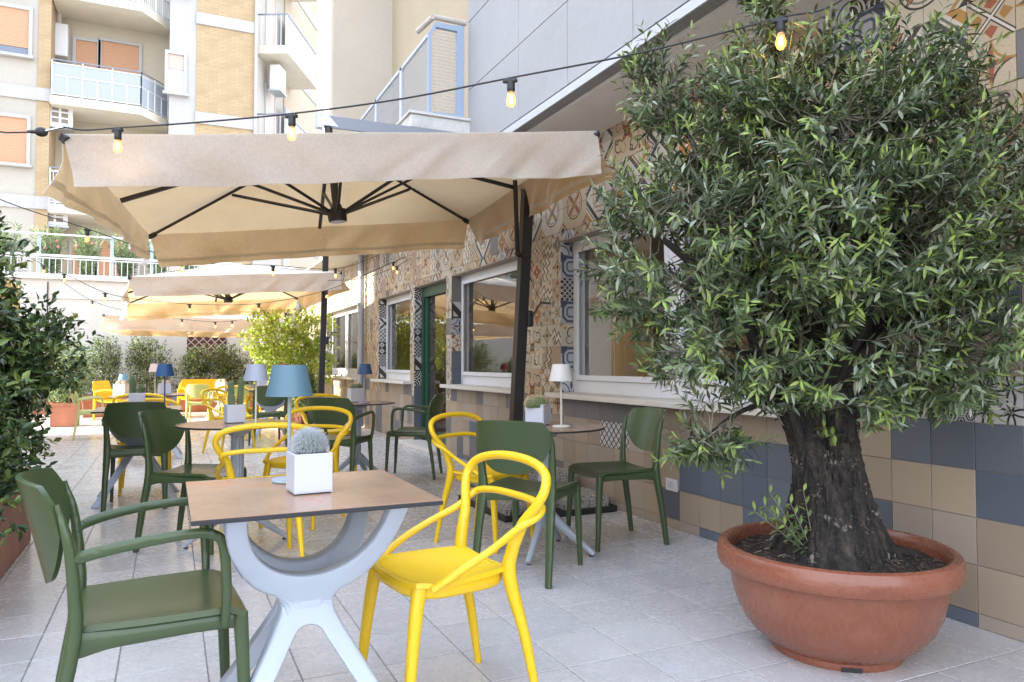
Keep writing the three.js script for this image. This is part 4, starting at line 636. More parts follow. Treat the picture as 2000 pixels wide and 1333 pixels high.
function ribbed(rx, h, ribs, dome = 0.5) { return shell((u, v) => { const a = u * Math.PI * 2, k = 1 - 0.16 * Math.pow(Math.abs(Math.sin(a * ribs / 2)), 0.7), w = v, r = w < 1 - dome ? 1 : Math.sqrt(Math.max(0, 1 - Math.pow((w - 1 + dome) / dome, 2))); const R = rx * k * Math.max(r, 0.001) * (0.86 + 0.14 * Math.sin(Math.min(1, w * 2.2) * Math.PI / 2)); return V(R * Math.cos(a), w * h, R * Math.sin(a)); }, 0.001, ribs * 4, 20, 0.9); }
function column(g, name, x, y, z, r, h, lean = 0) { const m = part(g, name, ribbed(r, h, 12, 2.2 * r / h).rotateZ(lean).translate(x, y, z), cact), sp = [], q = rngOf(Math.floor(x * 9999 + h * 777)), b = new THREE.ConeGeometry(0.0006, 1, 3).translate(0, 0.5, 0); for (let i = 0; i < 12; i++) for (let k = 0; k < h / 0.011; k++) { const a = i / 12 * Math.PI * 2 + Math.PI / 12 * 0, yy = k * 0.011 + 0.004; if (yy > h * 0.97) continue; const rr_ = yy > h - 2.2 * r ? Math.sqrt(Math.max(0, 1 - Math.pow((yy - h + 2.2 * r) / (2.2 * r), 2))) : 1; for (let e = 0; e < 3; e++) { const d = V(Math.cos(a) + (q() - 0.5), (q() - 0.4), Math.sin(a) + (q() - 0.5)).normalize(); sp.push(b.clone().scale(1, 0.008, 1).applyQuaternion(new THREE.Quaternion().setFromUnitVectors(V(0, 1, 0), d)).translate(r * rr_ * Math.cos(a), yy, r * rr_ * Math.sin(a)).rotateZ(lean).translate(x, y, z)); } } part(m, 'spines', sp, spineY); return m; }
{
  let t = thing('potted_cactus', 'round grey-spined cactus in a white cube pot on the square brown table', 'cactus', [0.372, 0.741, -2.195], 0.08, 'cactus pots on the tables'); cubePot(t, 0.108);
  const b = part(t, 'cactus_body', shell((u, v) => { const a = u * Math.PI * 2, p = (v - 0.5) * Math.PI * 0.98, k = 1 + 0.05 * Math.cos(a * 20); return V(0.042 * k * Math.cos(p) * Math.cos(a), 0.138 + 0.036 * Math.sin(p), 0.042 * k * Math.cos(p) * Math.sin(a)); }, 0.001, 60, 20), cact);
  part(b, 'spines', spines(620, [0.0425, 0.0365, 0.0425]).map(g => g.translate(0, 0.138, 0)), spineM);
  t = thing('potted_cactus', 'white cube pot with two tall upright cactus columns on the round table', 'cactus', [0.375, 0.741, -4.93], 0.15, 'cactus pots on the tables'); cubePot(t, 0.108);
  column(t, 'cactus_column', -0.02, 0.09, 0, 0.019, 0.175, 0.02); column(t, 'cactus_column', 0.028, 0.09, 0.005, 0.018, 0.2, -0.06); column(t, 'cactus_column', -0.016, 0.09, 0.033, 0.014, 0.09, 0.04); column(t, 'cactus_column', 0.03, 0.09, 0.036, 0.013, 0.105, -0.02);
  t = thing('potted_cactus', 'white cube pot with a cluster of round green cacti under the large window', 'cactus', [2.03, 0.741, -3.99], 0.7, 'cactus pots on the tables'); cubePot(t, 0.12);
  for (const [x, z, r] of [[-0.028, 0.02, 0.045], [0.032, 0.015, 0.042], [0.0, -0.03, 0.045], [0.05, -0.03, 0.034], [-0.05, -0.025, 0.034]]) { const m = part(t, 'cactus_head', ribbed(r, r * 1.5, 14, 0.8).translate(x, 0.105, z), cactDark); part(m, 'spines', spines(90, [r, r * 0.75, r]).map(g => g.translate(x, 0.105 + r * 0.75, z)), spineY); }
  t = thing('potted_cactus', 'white cube pot with three ribbed cactus columns on the navy lamp table', 'cactus', [-0.24, 0.741, -6.86], 0.05, 'cactus pots on the tables'); cubePot(t, 0.12);
  column(t, 'cactus_column', -0.03, 0.1, 0, 0.024, 0.17, 0.03); column(t, 'cactus_column', 0.02, 0.1, 0.01, 0.02, 0.1, -0.05); column(t, 'cactus_column', 0.045, 0.1, -0.02, 0.015, 0.08, -0.08);
  t = thing('potted_cactus', 'white cube pot with two small round cacti on the blue lamp table', 'cactus', [1.63, 0.741, -7.08], 0.1, 'cactus pots on the tables'); cubePot(t, 0.125);
  for (const [x, z, r] of [[-0.025, 0, 0.035], [0.032, 0.01, 0.038]]) { const m = part(t, 'cactus_head', ribbed(r, r * 2, 14, 0.8).translate(x, 0.105, z), cact); part(m, 'spines', spines(80, [r, r, r]).map(g => g.translate(x, 0.105 + r, z)), spineY); }
  const pinkM = M([0.55, 0.36, 0.24], { roughness: 0.7 });
  for (const [x, y, z, l] of [[-0.72, 0.571, -13.85, 'white cube pot of tan cacti on the low table near the far left hedge'], [-0.05, 0.741, -9.85, 'white cube pot of dark cacti on the table behind the navy lamp table'], [1.2, 0.741, -11.1, 'white cube pot with a spiky plant on the table near the leafy tree'], [0.93, 0.551, -15.55, 'white cube pot on the low table in front of the yellow bench']]) { t = thing('potted_cactus', l, 'cactus', [x, y, z], rr(-0.3, 0.3), 'cactus pots on the tables'); const ps = z > -12 ? 0.125 : 0.19; cubePot(t, ps); for (let i = 0; i < 4; i++) part(t, 'cactus_head', ribbed(0.24 * ps, 0.5 * ps, 10, 0.8).translate((i - 1.5) * 0.21 * ps, ps * 0.84, (i % 2 - 0.5) * 0.36 * ps), i ? pinkM : cact); }
}
// ---------- foliage ----------
class Leaves {
  constructor() { this.p = []; this.n = []; this.c = []; }
  add(P, D, Nv, len, wid, col, fold = 0.25, droop = 0.12) {
    const S = D.clone().cross(Nv).normalize(), U = S.clone().cross(D).normalize();
    const q = (l, s, u) => P.clone().addScaledVector(D, l * len).addScaledVector(S, s * wid).addScaledVector(U, u * len);
    const a = q(0, 0, 0), L = q(0.45, -0.5, fold * 0.12), R = q(0.45, 0.5, fold * 0.12), C = q(0.48, 0, 0), T = q(1, 0, -droop), L2 = q(0.78, -0.3, fold * 0.05 - droop * 0.5), R2 = q(0.78, 0.3, fold * 0.05 - droop * 0.5);
    const nl = U.clone().addScaledVector(S, -fold), nr = U.clone().addScaledVector(S, fold); nl.normalize(); nr.normalize();
    for (const [t, n] of [[[a, C, L], nl], [[a, R, C], nr], [[L, C, L2], nl], [[C, R, R2], nr], [[C, T, L2], nl], [[C, R2, T], nr]]) for (const v of t) { this.p.push(v.x, v.y, v.z); this.n.push(n.x, n.y, n.z); this.c.push(col[0], col[1], col[2]); }
  }
  mesh(parent, name, m, stuff = true) {
    const g = new THREE.BufferGeometry(); g.setAttribute('position', new THREE.Float32BufferAttribute(this.p, 3)); g.setAttribute('normal', new THREE.Float32BufferAttribute(this.n, 3)); g.setAttribute('color', new THREE.Float32BufferAttribute(this.c, 3));
    const o = new THREE.Mesh(g, m); o.name = name; o.castShadow = o.receiveShadow = true; if (stuff) o.userData.kind = 'stuff'; parent.add(o); return o;
  }
}
const leafM = (r, t, o = {}) => { const m = M([1, 1, 1], { roughness: r, transmission: t, thickness: 0, ...o }); m.vertexColors = true; return m; };
const mOlive = leafM(0.5, 0), mHedge = leafM(0.36, 0), mBright = leafM(0.95, 0.45), mSoft = leafM(0.95, 0.3);
const barkT = tex(512, (u, v) => { const r = nA(u * 3, v * 0.7), f = nB(u * 4, v * 1.2), k = nC(u, v), w = sm(0.60, 0.72, nA(u * 2 + 0.3, v * 2) * 0.7 + k * 0.3); const q = 0.16 + (r - 0.5) * 0.2 + (f - 0.5) * 0.16 + (k - 0.5) * 0.12; return [q * 1.12 + w * 0.30, q * 0.98 + w * 0.29, q * 0.84 + w * 0.27]; }, true);
const barkB = tex(512, (u, v) => 0.5 * nA(u * 5, v * 1.3) + 0.5 * nB(u * 6, v * 2));
const bark = M([1, 1, 1], { map: barkT, bumpMap: barkB, bumpScale: 0.02, roughness: 0.95 }), twigM = M([0.20, 0.18, 0.13], { roughness: 0.9 }), stemM = M([0.09, 0.07, 0.05], { roughness: 0.95 });
const jitter = (c, k = 0.25) => { const q = 1 + rr(-k, k), h = rr(-0.1, 0.1); return [c[0] * q * (1 + h), c[1] * q, c[2] * q * (1 - h)]; };
const rv = () => V(rr(-1, 1), rr(-1, 1), rr(-1, 1)).normalize();
// ---------- the big olive tree in its terracotta bowl ----------
const PB = V(2.378, 0, -2.112);
{
  const p = thing('terracotta_bowl', 'very large round terracotta bowl planter holding the olive tree', 'planter', [PB.x, 0, PB.z]);
  const tcT = tex(512, (u, v) => { const a = nA(u, v) - 0.5, b = nB(u * 0.5, v * 3) - 0.5, k = nC(u, v) - 0.5, w = sm(0.16, 0.3, nA(u + 0.4, v + 0.2) - 0.5); return [0.525 + a * 0.10 + b * 0.05 + k * 0.05 + w * 0.04, 0.32 + a * 0.09 + b * 0.05 + k * 0.05 + w * 0.06, 0.24 + a * 0.08 + b * 0.05 + k * 0.05 + w * 0.06]; }, true);
  const tc = M([0.98, 0.98, 0.98], { map: tcT, roughness: 0.58, roughnessMap: fineN, bumpMap: fineN, bumpScale: 0.0012 });
  const prof = [[0, 0.004], [0.21, 0.004], [0.215, 0.001], [0.238, 0.001], [0.2405, 0.01], [0.2395, 0.026], [0.246, 0.031], [0.27, 0.044], [0.309, 0.075], [0.345, 0.12], [0.371, 0.175], [0.387, 0.235], [0.395, 0.29], [0.398, 0.32]];
  const rim = [[0.397, 0.318], [0.424, 0.316], [0.436, 0.321], [0.443, 0.335], [0.4445, 0.36], [0.441, 0.385], [0.433, 0.4], [0.42, 0.4065], [0.406, 0.404], [0.397, 0.395], [0.392, 0.378], [0.386, 0.34], [0.38, 0.3]];
  const lg = (q) => { const g = toCreasedNormals(lathe(q, 96), 0.6); const uv = g.attributes.uv; for (let i = 0; i < uv.count; i++) { uv.setX(i, uv.getX(i) * 3); uv.setY(i, uv.getY(i) * 0.6); } return g; };
  part(p, 'bowl', lg(prof), tc, true); part(p, 'rim', lg(rim), tc, true);
  part(p, 'drain_notch', box(0.07, 0.016, 0.018, 0, 0.0085, 0.2328).rotateY(-0.62), mat.black);
  const soilT = tex(256, (u, v) => { const k = nC(u, v), a = nA(u, v); const q = 0.17 + (a - 0.5) * 0.14 + (k - 0.5) * 0.16; return [q * 1.25, q, q * 0.8]; }, true), soilM = M([1, 1, 1], { map: soilT, roughness: 1, bumpMap: fineN, bumpScale: 0.012 });
  const so = new THREE.CircleGeometry(0.389, 64, 0, Math.PI * 2).rotateX(-Math.PI / 2); const sg = new THREE.RingGeometry(0.001, 0.388, 80, 30).rotateX(-Math.PI / 2), sp = sg.attributes.position; for (let i = 0; i < sp.count; i++) { const x = sp.getX(i), z = sp.getZ(i), r = Math.hypot(x, z); sp.setY(i, 0.352 + 0.03 * sm(0.37, 0.1, r) + N3(x * 9, 3, z * 9) * 0.014 + N3(x * 40, 1, z * 40) * 0.006); } sg.computeVertexNormals();
  part(p, 'soil', boxUV(merge(sg), 0.35), soilM, true);
  const ch = [], chip = []; for (let i = 0; i < 420; i++) { const a = rr(0, 6.28), r = Math.sqrt(rnd()) * 0.37; if (r < 0.15) continue; const g = box(rr(0.006, 0.032), rr(0.002, 0.004), rr(0.003, 0.006)).rotateZ(rr(-0.4, 0.4)).rotateY(rr(0, 3.1)).translate(r * Math.cos(a), 0.362 + 0.03 * sm(0.37, 0.1, r) + rr(-0.004, 0.008), r * Math.sin(a)); (rnd() < 0.16 ? chip : ch).push(g); }
  part(p, 'bark_litter', ch, M([0.10, 0.07, 0.05], { roughness: 1 })).userData.kind = 'stuff'; part(p, 'dry_straw', chip, M([0.26, 0.20, 0.13], { roughness: 1 })).userData.kind = 'stuff';

  const t = thing('olive_tree', 'old gnarled olive tree with dense silvery crown growing in the terracotta bowl', 'tree', [PB.x, 0.36, PB.z]);
  const ax = (v) => V(-0.03 + 0.05 * v - 0.10 * v * v, v * 0.66, 0.02 - 0.05 * v);
  part(t, 'trunk', (() => {
    const g = shell((u, v) => { const a = u * Math.PI * 2, c = ax(v); let r = 0.118 + 0.085 * Math.pow(1 - v, 3) + 0.03 * sm(0.6, 1, v);
      r += 0.022 * N3(Math.cos(a) * 1.3, v * 1.2, Math.sin(a) * 1.3 + 5) + 0.020 * Math.abs(N3(Math.cos(a) * 4.2 + 9, v * 1.5, Math.sin(a) * 4.2)) + 0.016 * (0.3 - Math.abs(N3(Math.cos(a) * 9, v * 3.4, Math.sin(a) * 9))) + 0.014 * (0.3 - Math.abs(N3(Math.cos(a) * 19 + 3, v * 7, Math.sin(a) * 19))) + 0.007 * N3(Math.cos(a) * 34, v * 26, Math.sin(a) * 34);
      r += 0.07 * Math.pow(1 - v, 6) * Math.max(0, Math.sin(a * 3 + 0.8)) ; const h = Math.hypot((Math.atan2(Math.sin(a - 2.25), Math.cos(a - 2.25))) * 0.14 / 0.045, (v - 0.66) * 0.66 / 0.07); r -= 0.05 * Math.exp(-h * h);
      return V(c.x + r * Math.cos(a), c.y, c.z + r * Math.sin(a)); }, 0.002, 220, 150, 0.9);
    const q = merge(g), pp = q.attributes.position, uv = new Float32Array(pp.count * 2); for (let i = 0; i < pp.count; i += 3) { const w = [0, 1, 2].map(k => Math.atan2(pp.getZ(i + k), pp.getX(i + k) + 0.03) / (Math.PI * 2)); for (let k = 1; k < 3; k++) { if (w[k] - w[0] > 0.5) w[k] -= 1; if (w[k] - w[0] < -0.5) w[k] += 1; } for (let k = 0; k < 3; k++) { uv[(i + k) * 2] = w[k] * 2; uv[(i + k) * 2 + 1] = pp.getY(i + k) / 0.45; } }
    q.setAttribute('uv', new THREE.BufferAttribute(uv, 2)); return q; })(), bark, true);
  for (const [a, l] of [[0.35, 0.24], [2.9, 0.1], [4.4, 0.14]]) part(t, 'surface_root', sweep([[0.1 * Math.cos(a), 0.05, 0.1 * Math.sin(a), 0.05], [0.16 * Math.cos(a), 0.025, 0.16 * Math.sin(a), 0.032], [(0.16 + l * 0.5) * Math.cos(a + 0.1), 0.008, (0.16 + l * 0.5) * Math.sin(a + 0.1), 0.018], [(0.16 + l * 0.8) * Math.cos(a + 0.15), -0.01, (0.16 + l * 0.8) * Math.sin(a + 0.15), 0.008]], { seg: 16, n: 10 }), bark);
  // crown: lobes given by where they stand in space
  const loc = v => v.clone().sub(V(PB.x, 0.36, PB.z));
  const lobes = [[1610, 400, 2.95, 320, 300, 0.6, 5], [1330, 500, 2.95, 185, 190, 0.42, 2.2], [1850, 400, 2.85, 150, 240, 0.42, 2], [1500, 240, 3.0, 150, 165, 0.4, 1.3], [1640, 690, 2.9, 240, 150, 0.5, 2], [1420, 680, 2.85, 170, 110, 0.35, 1.1], [1850, 690, 2.8, 110, 140, 0.35, 1], [1290, 190, 3.05, 60, 95, 0.12, 0.34], [1390, 880, 2.8, 75, 45, 0.1, 0.2], [1495, 50, 2.95, 50, 70, 0.1, 0.3], [1740, 180, 2.9, 90, 90, 0.3, 0.5], [1600, 320, 2.78, 190, 160, 0.3, 1.6], [1700, 470, 2.6, 220, 180, 0.25, 1.5]];
  const Lb = lobes.map(([px, py, d, rx, ry, rz, w]) => ({ c: dep(px, py, d), rx: rx * d / FPX, ry: ry * d / FPX, rz, w })), tw = Lb.reduce((s, l) => s + l.w, 0);
  const limbs = [], nodes = [], base = V(PB.x, 0.36, PB.z).add(ax(0.97));
  Lb.forEach((l, i) => { for (let k = 0; k < (l.w > 1.5 ? 4 : l.w > 0.4 ? 2 : 1); k++) { const e = l.c.clone().add(V(rr(-1, 1) * l.rx * 0.55, rr(-0.5, 0.6) * l.ry, rr(-1, 1) * l.rz * 0.55)); e.x = Math.min(e.x, 2.9); const s = base.clone().add(V(rr(-0.06, 0.06), rr(-0.04, 0.02), rr(-0.06, 0.06))), m1 = s.clone().lerp(e, 0.33).add(V(rr(-0.05, 0.05), 0.05, rr(-0.05, 0.05))), m2 = s.clone().lerp(e, 0.68).add(V(rr(-0.06, 0.06), 0.04, rr(-0.06, 0.06)));
    const r0 = l.w > 1.5 ? 0.036 : 0.02, path = [s, m1, m2, e].map((v, q) => { const z = loc(v); return [z.x, z.y, z.z, r0 * (1 - q * 0.26)]; }); part(t, 'limb', sweep(path, { seg: 18, n: 8, up: V(0.3, 0.2, 1) }), bark); const c = new THREE.CatmullRomCurve3([s, m1, m2, e]); for (let q = 0.25; q <= 1.001; q += 0.075) nodes.push(c.getPoint(Math.min(1, q))); } });
  const twigs = [], L = new Leaves(), single = [], cols = { dark: [0.068, 0.100, 0.036], mid: [0.118, 0.160, 0.054], silver: [0.27, 0.30, 0.20], tip: [0.20, 0.27, 0.06] };
  const inCrown = v => Lb.some(l => { const q = v.clone().sub(l.c), a = q.dot(RGT) / l.rx, b = q.y / l.ry, c = q.dot(FWD) / l.rz; return a * a + b * b + c * c < 0.62; });
  for (let i = 0; i < 2500; i++) {
    let w = rnd() * tw, l = Lb[0]; for (const q of Lb) { w -= q.w; if (w <= 0) { l = q; break; } }
    const d = rv(), rad = 0.62 + 0.38 * Math.pow(rnd(), 0.6), bump = 1 + 0.22 * N3(d.x * 2.3 + l.c.x * 7, d.y * 2.3, d.z * 2.3), P = l.c.clone().addScaledVector(RGT, d.x * l.rx * rad * bump).addScaledVector(UPV, d.y * l.ry * rad * bump).addScaledVector(FWD, d.z * l.rz * rad * bump);
    if (P.x > 3.0 || P.y < 0.62 || P.z > -1.0 && P.x < 1.0) continue;
    const inside = inCrown(P); if (inside && rnd() < 0.35) continue;
    let best = nodes[0], bd = 1e9; for (const n of nodes) { const q = n.distanceToSquared(P); if (q < bd) { bd = q; best = n; } }
    const out = P.clone().sub(best).normalize().multiplyScalar(0.8).add(V(0, 0.35, 0)).addScaledVector(rv(), 0.55).addScaledVector(d.x ? RGT.clone().multiplyScalar(d.x).addScaledVector(UPV, d.y).addScaledVector(FWD, d.z) : RGT, 0.5).normalize();
    const len = rr(0.10, 0.24), s = P.clone().addScaledVector(out, -len * 0.6), bendv = rv().multiplyScalar(0.03).add(V(0, 0.02, 0));
    const at = q => s.clone().addScaledVector(out, len * q).addScaledVector(bendv, q * q * 2);
    if (bd < 0.05) twigs.push(bar(loc(best).toArray(), loc(s).toArray(), 0.0042, 0.0024, 4));
    for (let q = 0; q < 3; q++) twigs.push(bar(loc(at(q / 3)).toArray(), loc(at((q + 1) / 3)).toArray(), 0.0021 - q * 0.0005, 0.0016 - q * 0.0005, 3));
    const nPair = Math.floor(len / 0.0155), tilt0 = rr(0, 6.28), youth = rnd(); let side = out.clone().cross(rv()).normalize();
    for (let k = 0; k < nPair; k++) for (const sgn of [1, -1]) {
      const q = 0.12 + 0.88 * (k + 0.6) / nPair, ang = tilt0 + k * 1.57, sd = side.clone().applyAxisAngle(out, ang).multiplyScalar(sgn), D = out.clone().multiplyScalar(0.75 - 0.2 * (1 - q)).addScaledVector(sd, 0.85).addScaledVector(rv(), 0.28).normalize();
      const B = at(q); if (B.x + D.x * 0.06 > 3.06) continue; { const e = B.clone().sub(EYE), ed = e.dot(FWD); if (ed < 2.85 && Math.hypot(1000 + FPX * e.dot(RGT) / ed - 1525, 666.5 - FPX * e.dot(UPV) / ed - 72) < 52) continue; } const tip = q > 0.78, r0 = rnd(), col = tip && youth > 0.35 ? cols.tip : r0 < 0.48 ? cols.dark : r0 < 0.76 ? cols.mid : cols.silver, ln = rr(0.042, 0.068) * (tip ? 0.8 : 1), wd = ln * rr(0.2, 0.27), Nv = out.clone().addScaledVector(V(0, 1, 0), 0.8).addScaledVector(rv(), 0.5).normalize();
      if (single.length < 240 && B.clone().sub(EYE).dot(FWD) < 2.62 && rnd() < 0.5) single.push([loc(B), D, Nv, ln, wd, tip ? 'tip' : r0 < 0.6 ? 'dark' : 'silver']); else L.add(loc(B), D, Nv, ln, wd, jitter(col), 0.3, rr(0.02, 0.16));
    }
  }
  // suckers at the foot of the trunk
  for (const [px, py, d] of [[1495, 990, 2.78], [1475, 1000, 2.8], [1520, 1010, 2.75], [1505, 965, 2.8], [1545, 985, 2.72], [1570, 960, 2.72], [1630, 850, 2.7], [1612, 835, 2.72]]) { const e = dep(px, py, d), s0 = py < 900 ? e.clone().add(V(0.08, -0.03, -0.1)) : V(PB.x - 0.16, 0.37, PB.z + 0.06), out = e.clone().sub(s0).normalize(), len = e.distanceTo(s0); twigs.push(bar(loc(s0).toArray(), loc(e).toArray(), 0.003, 0.0015, 4)); for (let k = 0; k < 9; k++) for (const sg of [1, -1]) { const q = 0.25 + 0.75 * k / 8, sd = out.clone().cross(V(0.3, 0.2, 1)).normalize().applyAxisAngle(out, k * 1.57).multiplyScalar(sg); L.add(loc(s0.clone().addScaledVector(out, len * q)), out.clone().multiplyScalar(0.6).add(sd).normalize(), V(0, 1, 0.2).addScaledVector(rv(), 0.3).normalize(), rr(0.035, 0.05), 0.013, jitter(k > 5 ? cols.tip : cols.mid), 0.3, 0.1); } }
  L.mesh(t, 'crown', mOlive); part(t, 'twigs', twigs, twigM).userData.kind = 'stuff';
  const lm = {}; for (const k of ['tip', 'dark', 'silver']) { const q = new Leaves(); q.add(V(0, 0, 0), V(0, 1, 0), V(0, 0, 1), 1, 1, [1, 1, 1], 0.3, 0.1); const g = new THREE.BufferGeometry(); g.setAttribute('position', new THREE.Float32BufferAttribute(q.p, 3)); g.setAttribute('normal', new THREE.Float32BufferAttribute(q.n, 3)); lm[k] = [g, M(cols[k], { roughness: 0.5 })]; }
  for (const [P, D, Nv, ln, wd, k] of single) { const m = new THREE.Mesh(...lm[k]); m.name = 'leaf'; const S = D.clone().cross(Nv).normalize(), U = S.clone().cross(D).normalize(); m.quaternion.setFromRotationMatrix(new THREE.Matrix4().makeBasis(S, D, U)); m.position.copy(P); m.scale.set(wd, ln, ln); m.castShadow = m.receiveShadow = true; t.add(m); }
}
// ---------- shrubs ----------
function shrub(name, label, group, base, blobs, n, leaf, cols, m, stems = 5, cat = 'shrub', clip = () => true, singles = 0) {
  const t = thing(name, label, cat, base, 0, group), L = new Leaves(), B0 = V(...base), tot = blobs.reduce((s, b) => s + b[6], 0), st = [], one = [];
  for (let i = 0; i < n; i++) {
    let w = rnd() * tot, b = blobs[0]; for (const q of blobs) { w -= q[6]; if (w <= 0) { b = q; break; } }
    const d = rv(), rad = Math.pow(rnd(), 0.42) * (1 + 0.28 * N3(d.x * 2.2 + b[0] * 5, d.y * 2.2 + b[2], d.z * 2.2)), P = V(b[0] + d.x * b[3] * rad, b[1] + d.y * b[4] * rad, b[2] + d.z * b[5] * rad); if (P.y < 0.12 - B0.y || !clip(P.clone().add(B0))) continue;
    // leaves sit in rosettes along short shoots
    const out = d.clone().add(V(0, 0.5, 0)).addScaledVector(rv(), 0.6).normalize(), col = pick(cols), k0 = 3 + Math.floor(rnd() * 4);
    for (let k = 0; k < k0; k++) { const sd = rv(), D = out.clone().multiplyScalar(0.6).addScaledVector(sd, 0.8).normalize(), len = leaf[0] * rr(0.7, 1.2), Q = P.clone().addScaledVector(out, k * leaf[0] * 0.35); const Nv = out.clone().add(V(0, 0.7, 0)).addScaledVector(rv(), 0.4).normalize(); if (one.length < singles && rad > 0.85 && rnd() < 0.2 && d.x > 0) one.push([Q, D, Nv, len, len * leaf[1]]); else L.add(Q, D, Nv, len, len * leaf[1], jitter(k === k0 - 1 && rnd() < 0.4 ? cols[cols.length - 1] : col), 0.35, rr(0.05, 0.2)); }
    if (rnd() < 0.05) st.push(bar(P.clone().multiply(V(0.6, 0.75, 0.6)).toArray(), P.toArray(), 0.004, 0.002, 4));
  }
  L.mesh(t, 'foliage', m);
  for (let i = 0; i < stems; i++) { const b = blobs[i % blobs.length], e = V(b[0] + rr(-0.4, 0.4) * b[3], b[1] + b[4] * 0.4, b[2] + rr(-0.4, 0.4) * b[5]), s = V(b[0] * 0.6 + rr(-0.1, 0.1), -0.02, b[2] * 0.8 + rr(-0.1, 0.1)), mm = s.clone().lerp(e, 0.5).add(V(rr(-0.06, 0.06), 0, rr(-0.06, 0.06))); part(t, 'stem', sweep([s, mm, e].map((v, q) => [v.x, v.y, v.z, [0.014, 0.01, 0.004][q]]), { seg: 8, n: 6, up: V(0.2, 0.1, 1) }), stemM); }
  if (st.length) part(t, 'twigs', st, stemM).userData.kind = 'stuff';
  if (one.length) { const q = new Leaves(); q.add(V(0, 0, 0), V(0, 1, 0), V(0, 0, 1), 1, 1, [1, 1, 1], 0.35, 0.1); const g = new THREE.BufferGeometry(); g.setAttribute('position', new THREE.Float32BufferAttribute(q.p, 3)); g.setAttribute('normal', new THREE.Float32BufferAttribute(q.n, 3)); const lm = cols.map(c => M(c, { roughness: 0.38 })); for (const [P, D, Nv, ln, wd] of one) { const o = new THREE.Mesh(g, pick(lm)); o.name = 'leaf'; const S = D.clone().cross(Nv).normalize(), U = S.clone().cross(D).normalize(); o.quaternion.setFromRotationMatrix(new THREE.Matrix4().makeBasis(S, D, U)); o.position.copy(P); o.scale.set(wd, ln, ln); o.castShadow = o.receiveShadow = true; t.add(o); } }
  return t;
}
const terra = M([0.46, 0.17, 0.085], { roughness: 0.65, map: mottle, uv: 0.8 }), terraDull = M([0.40, 0.20, 0.14], { roughness: 0.7, map: mottle, uv: 0.7 });
function boxPlanter(label, x, z, w, h, d, turn, m, group = 'terracotta box planters') {
  const t = thing('box_planter', label, 'planter', [x, 0, z], turn, group), q = 0.025;
  part(t, 'box', [rbox(w - 0.04, h - 0.06, q, 0.006, 0, (h - 0.06) / 2 + 0.004, d / 2 - q / 2 - 0.02), rbox(w - 0.04, h - 0.06, q, 0.006, 0, (h - 0.06) / 2 + 0.004, -d / 2 + q / 2 + 0.02), rbox(q, h - 0.06, d - 0.09, 0.006, w / 2 - q / 2 - 0.02, (h - 0.06) / 2 + 0.004, 0), rbox(q, h - 0.06, d - 0.09, 0.006, -w / 2 + q / 2 + 0.02, (h - 0.06) / 2 + 0.004, 0)], m);
  part(t, 'rim', [rbox(w, 0.06, 0.04, 0.008, 0, h - 0.03, d / 2 - 0.02), rbox(w, 0.06, 0.04, 0.008, 0, h - 0.03, -d / 2 + 0.02), rbox(0.04, 0.06, d - 0.08, 0.008, w / 2 - 0.02, h - 0.03, 0), rbox(0.04, 0.06, d - 0.08, 0.008, -w / 2 + 0.02, h - 0.03, 0)], m);
  part(t, 'soil', box(w - 0.09, h * 0.8, d - 0.09, 0, h * 0.41 + 0.004, 0), mat.potSoil);
  return t;
}
const HG = [[0.030, 0.060, 0.018], [0.045, 0.085, 0.024], [0.065, 0.12, 0.03], [0.14, 0.20, 0.045]];
boxPlanter('long dusty terracotta planter box under the tall left hedge, beside the green armchair', -1.0, -3.95, 0.5, 0.42, 1.0, 0, terraDull); boxPlanter('terracotta planter box under the tall left hedge, further along', -1.0, -5.0, 0.5, 0.42, 1.0, 0, terraDull);
boxPlanter('terracotta planter box behind the tall left hedge', -1.3, -6.1, 0.5, 0.42, 1.0, 0, terra);
shrub('hedge_shrub', 'tall dark glossy hedge shrub in the nearest left planter', 'hedge along the left side', [-1.0, 0.38, -3.85], [[-0.1, 0.75, 0, 0.5, 0.85, 0.55, 2], [0.0, 0.25, 0, 0.42, 0.4, 0.5, 1]], 2400, [0.052, 0.5], HG, mHedge, 6, 'shrub', P => P.x < -0.52 || P.y < 1.4, 60);
shrub('hedge_shrub', 'dense dark glossy hedge shrub overhanging the second left planter', 'hedge along the left side', [-1.0, 0.38, -4.95], [[-0.12, 0.85, 0.0, 0.38, 0.8, 0.5, 2], [0.0, 0.3, 0.0, 0.36, 0.4, 0.5, 1.6], [0.13, 0.78, -0.05, 0.42, 0.3, 0.42, 1.2]], 3600, [0.052, 0.5], HG, mHedge, 7, 'shrub', () => true, 120);
shrub('hedge_shrub', 'bushy dark hedge shrub just beyond the tall left hedge', 'hedge along the left side', [-1.3, 0.38, -6.1], [[0.0, 0.55, 0, 0.45, 0.6, 0.5, 2]], 2200, [0.05, 0.5], HG, mHedge, 6, 'shrub');
shrub('hedge_shrub', 'thin upright hedge shoots above the left hedge, against the white wall', 'hedge along the left side', [-1.5, 0.38, -7.4], [[0.0, 0.6, 0, 0.35, 0.8, 0.5, 1]], 1100, [0.05, 0.5], HG, mHedge, 6, 'shrub');
const FG = [[0.06, 0.105, 0.025], [0.085, 0.14, 0.03], [0.12, 0.18, 0.04], [0.20, 0.26, 0.07]];
boxPlanter('bright terracotta planter box beside the pale lime armchair by the left hedge', -1.66, -15.2, 0.45, 0.42, 0.45, 0, terra); boxPlanter('low terracotta trough behind the pale lime armchair by the left hedge', -0.98, -17.6, 1.3, 0.36, 0.4, 0.1, terra); boxPlanter('long terracotta trough behind the yellow bench', 0.85, -18.6, 2.0, 0.42, 0.5, 0, terra); boxPlanter('terracotta trough along the white wall left of the yellow bench', -1.6, -19.1, 2.2, 0.4, 0.5, 0, terra);
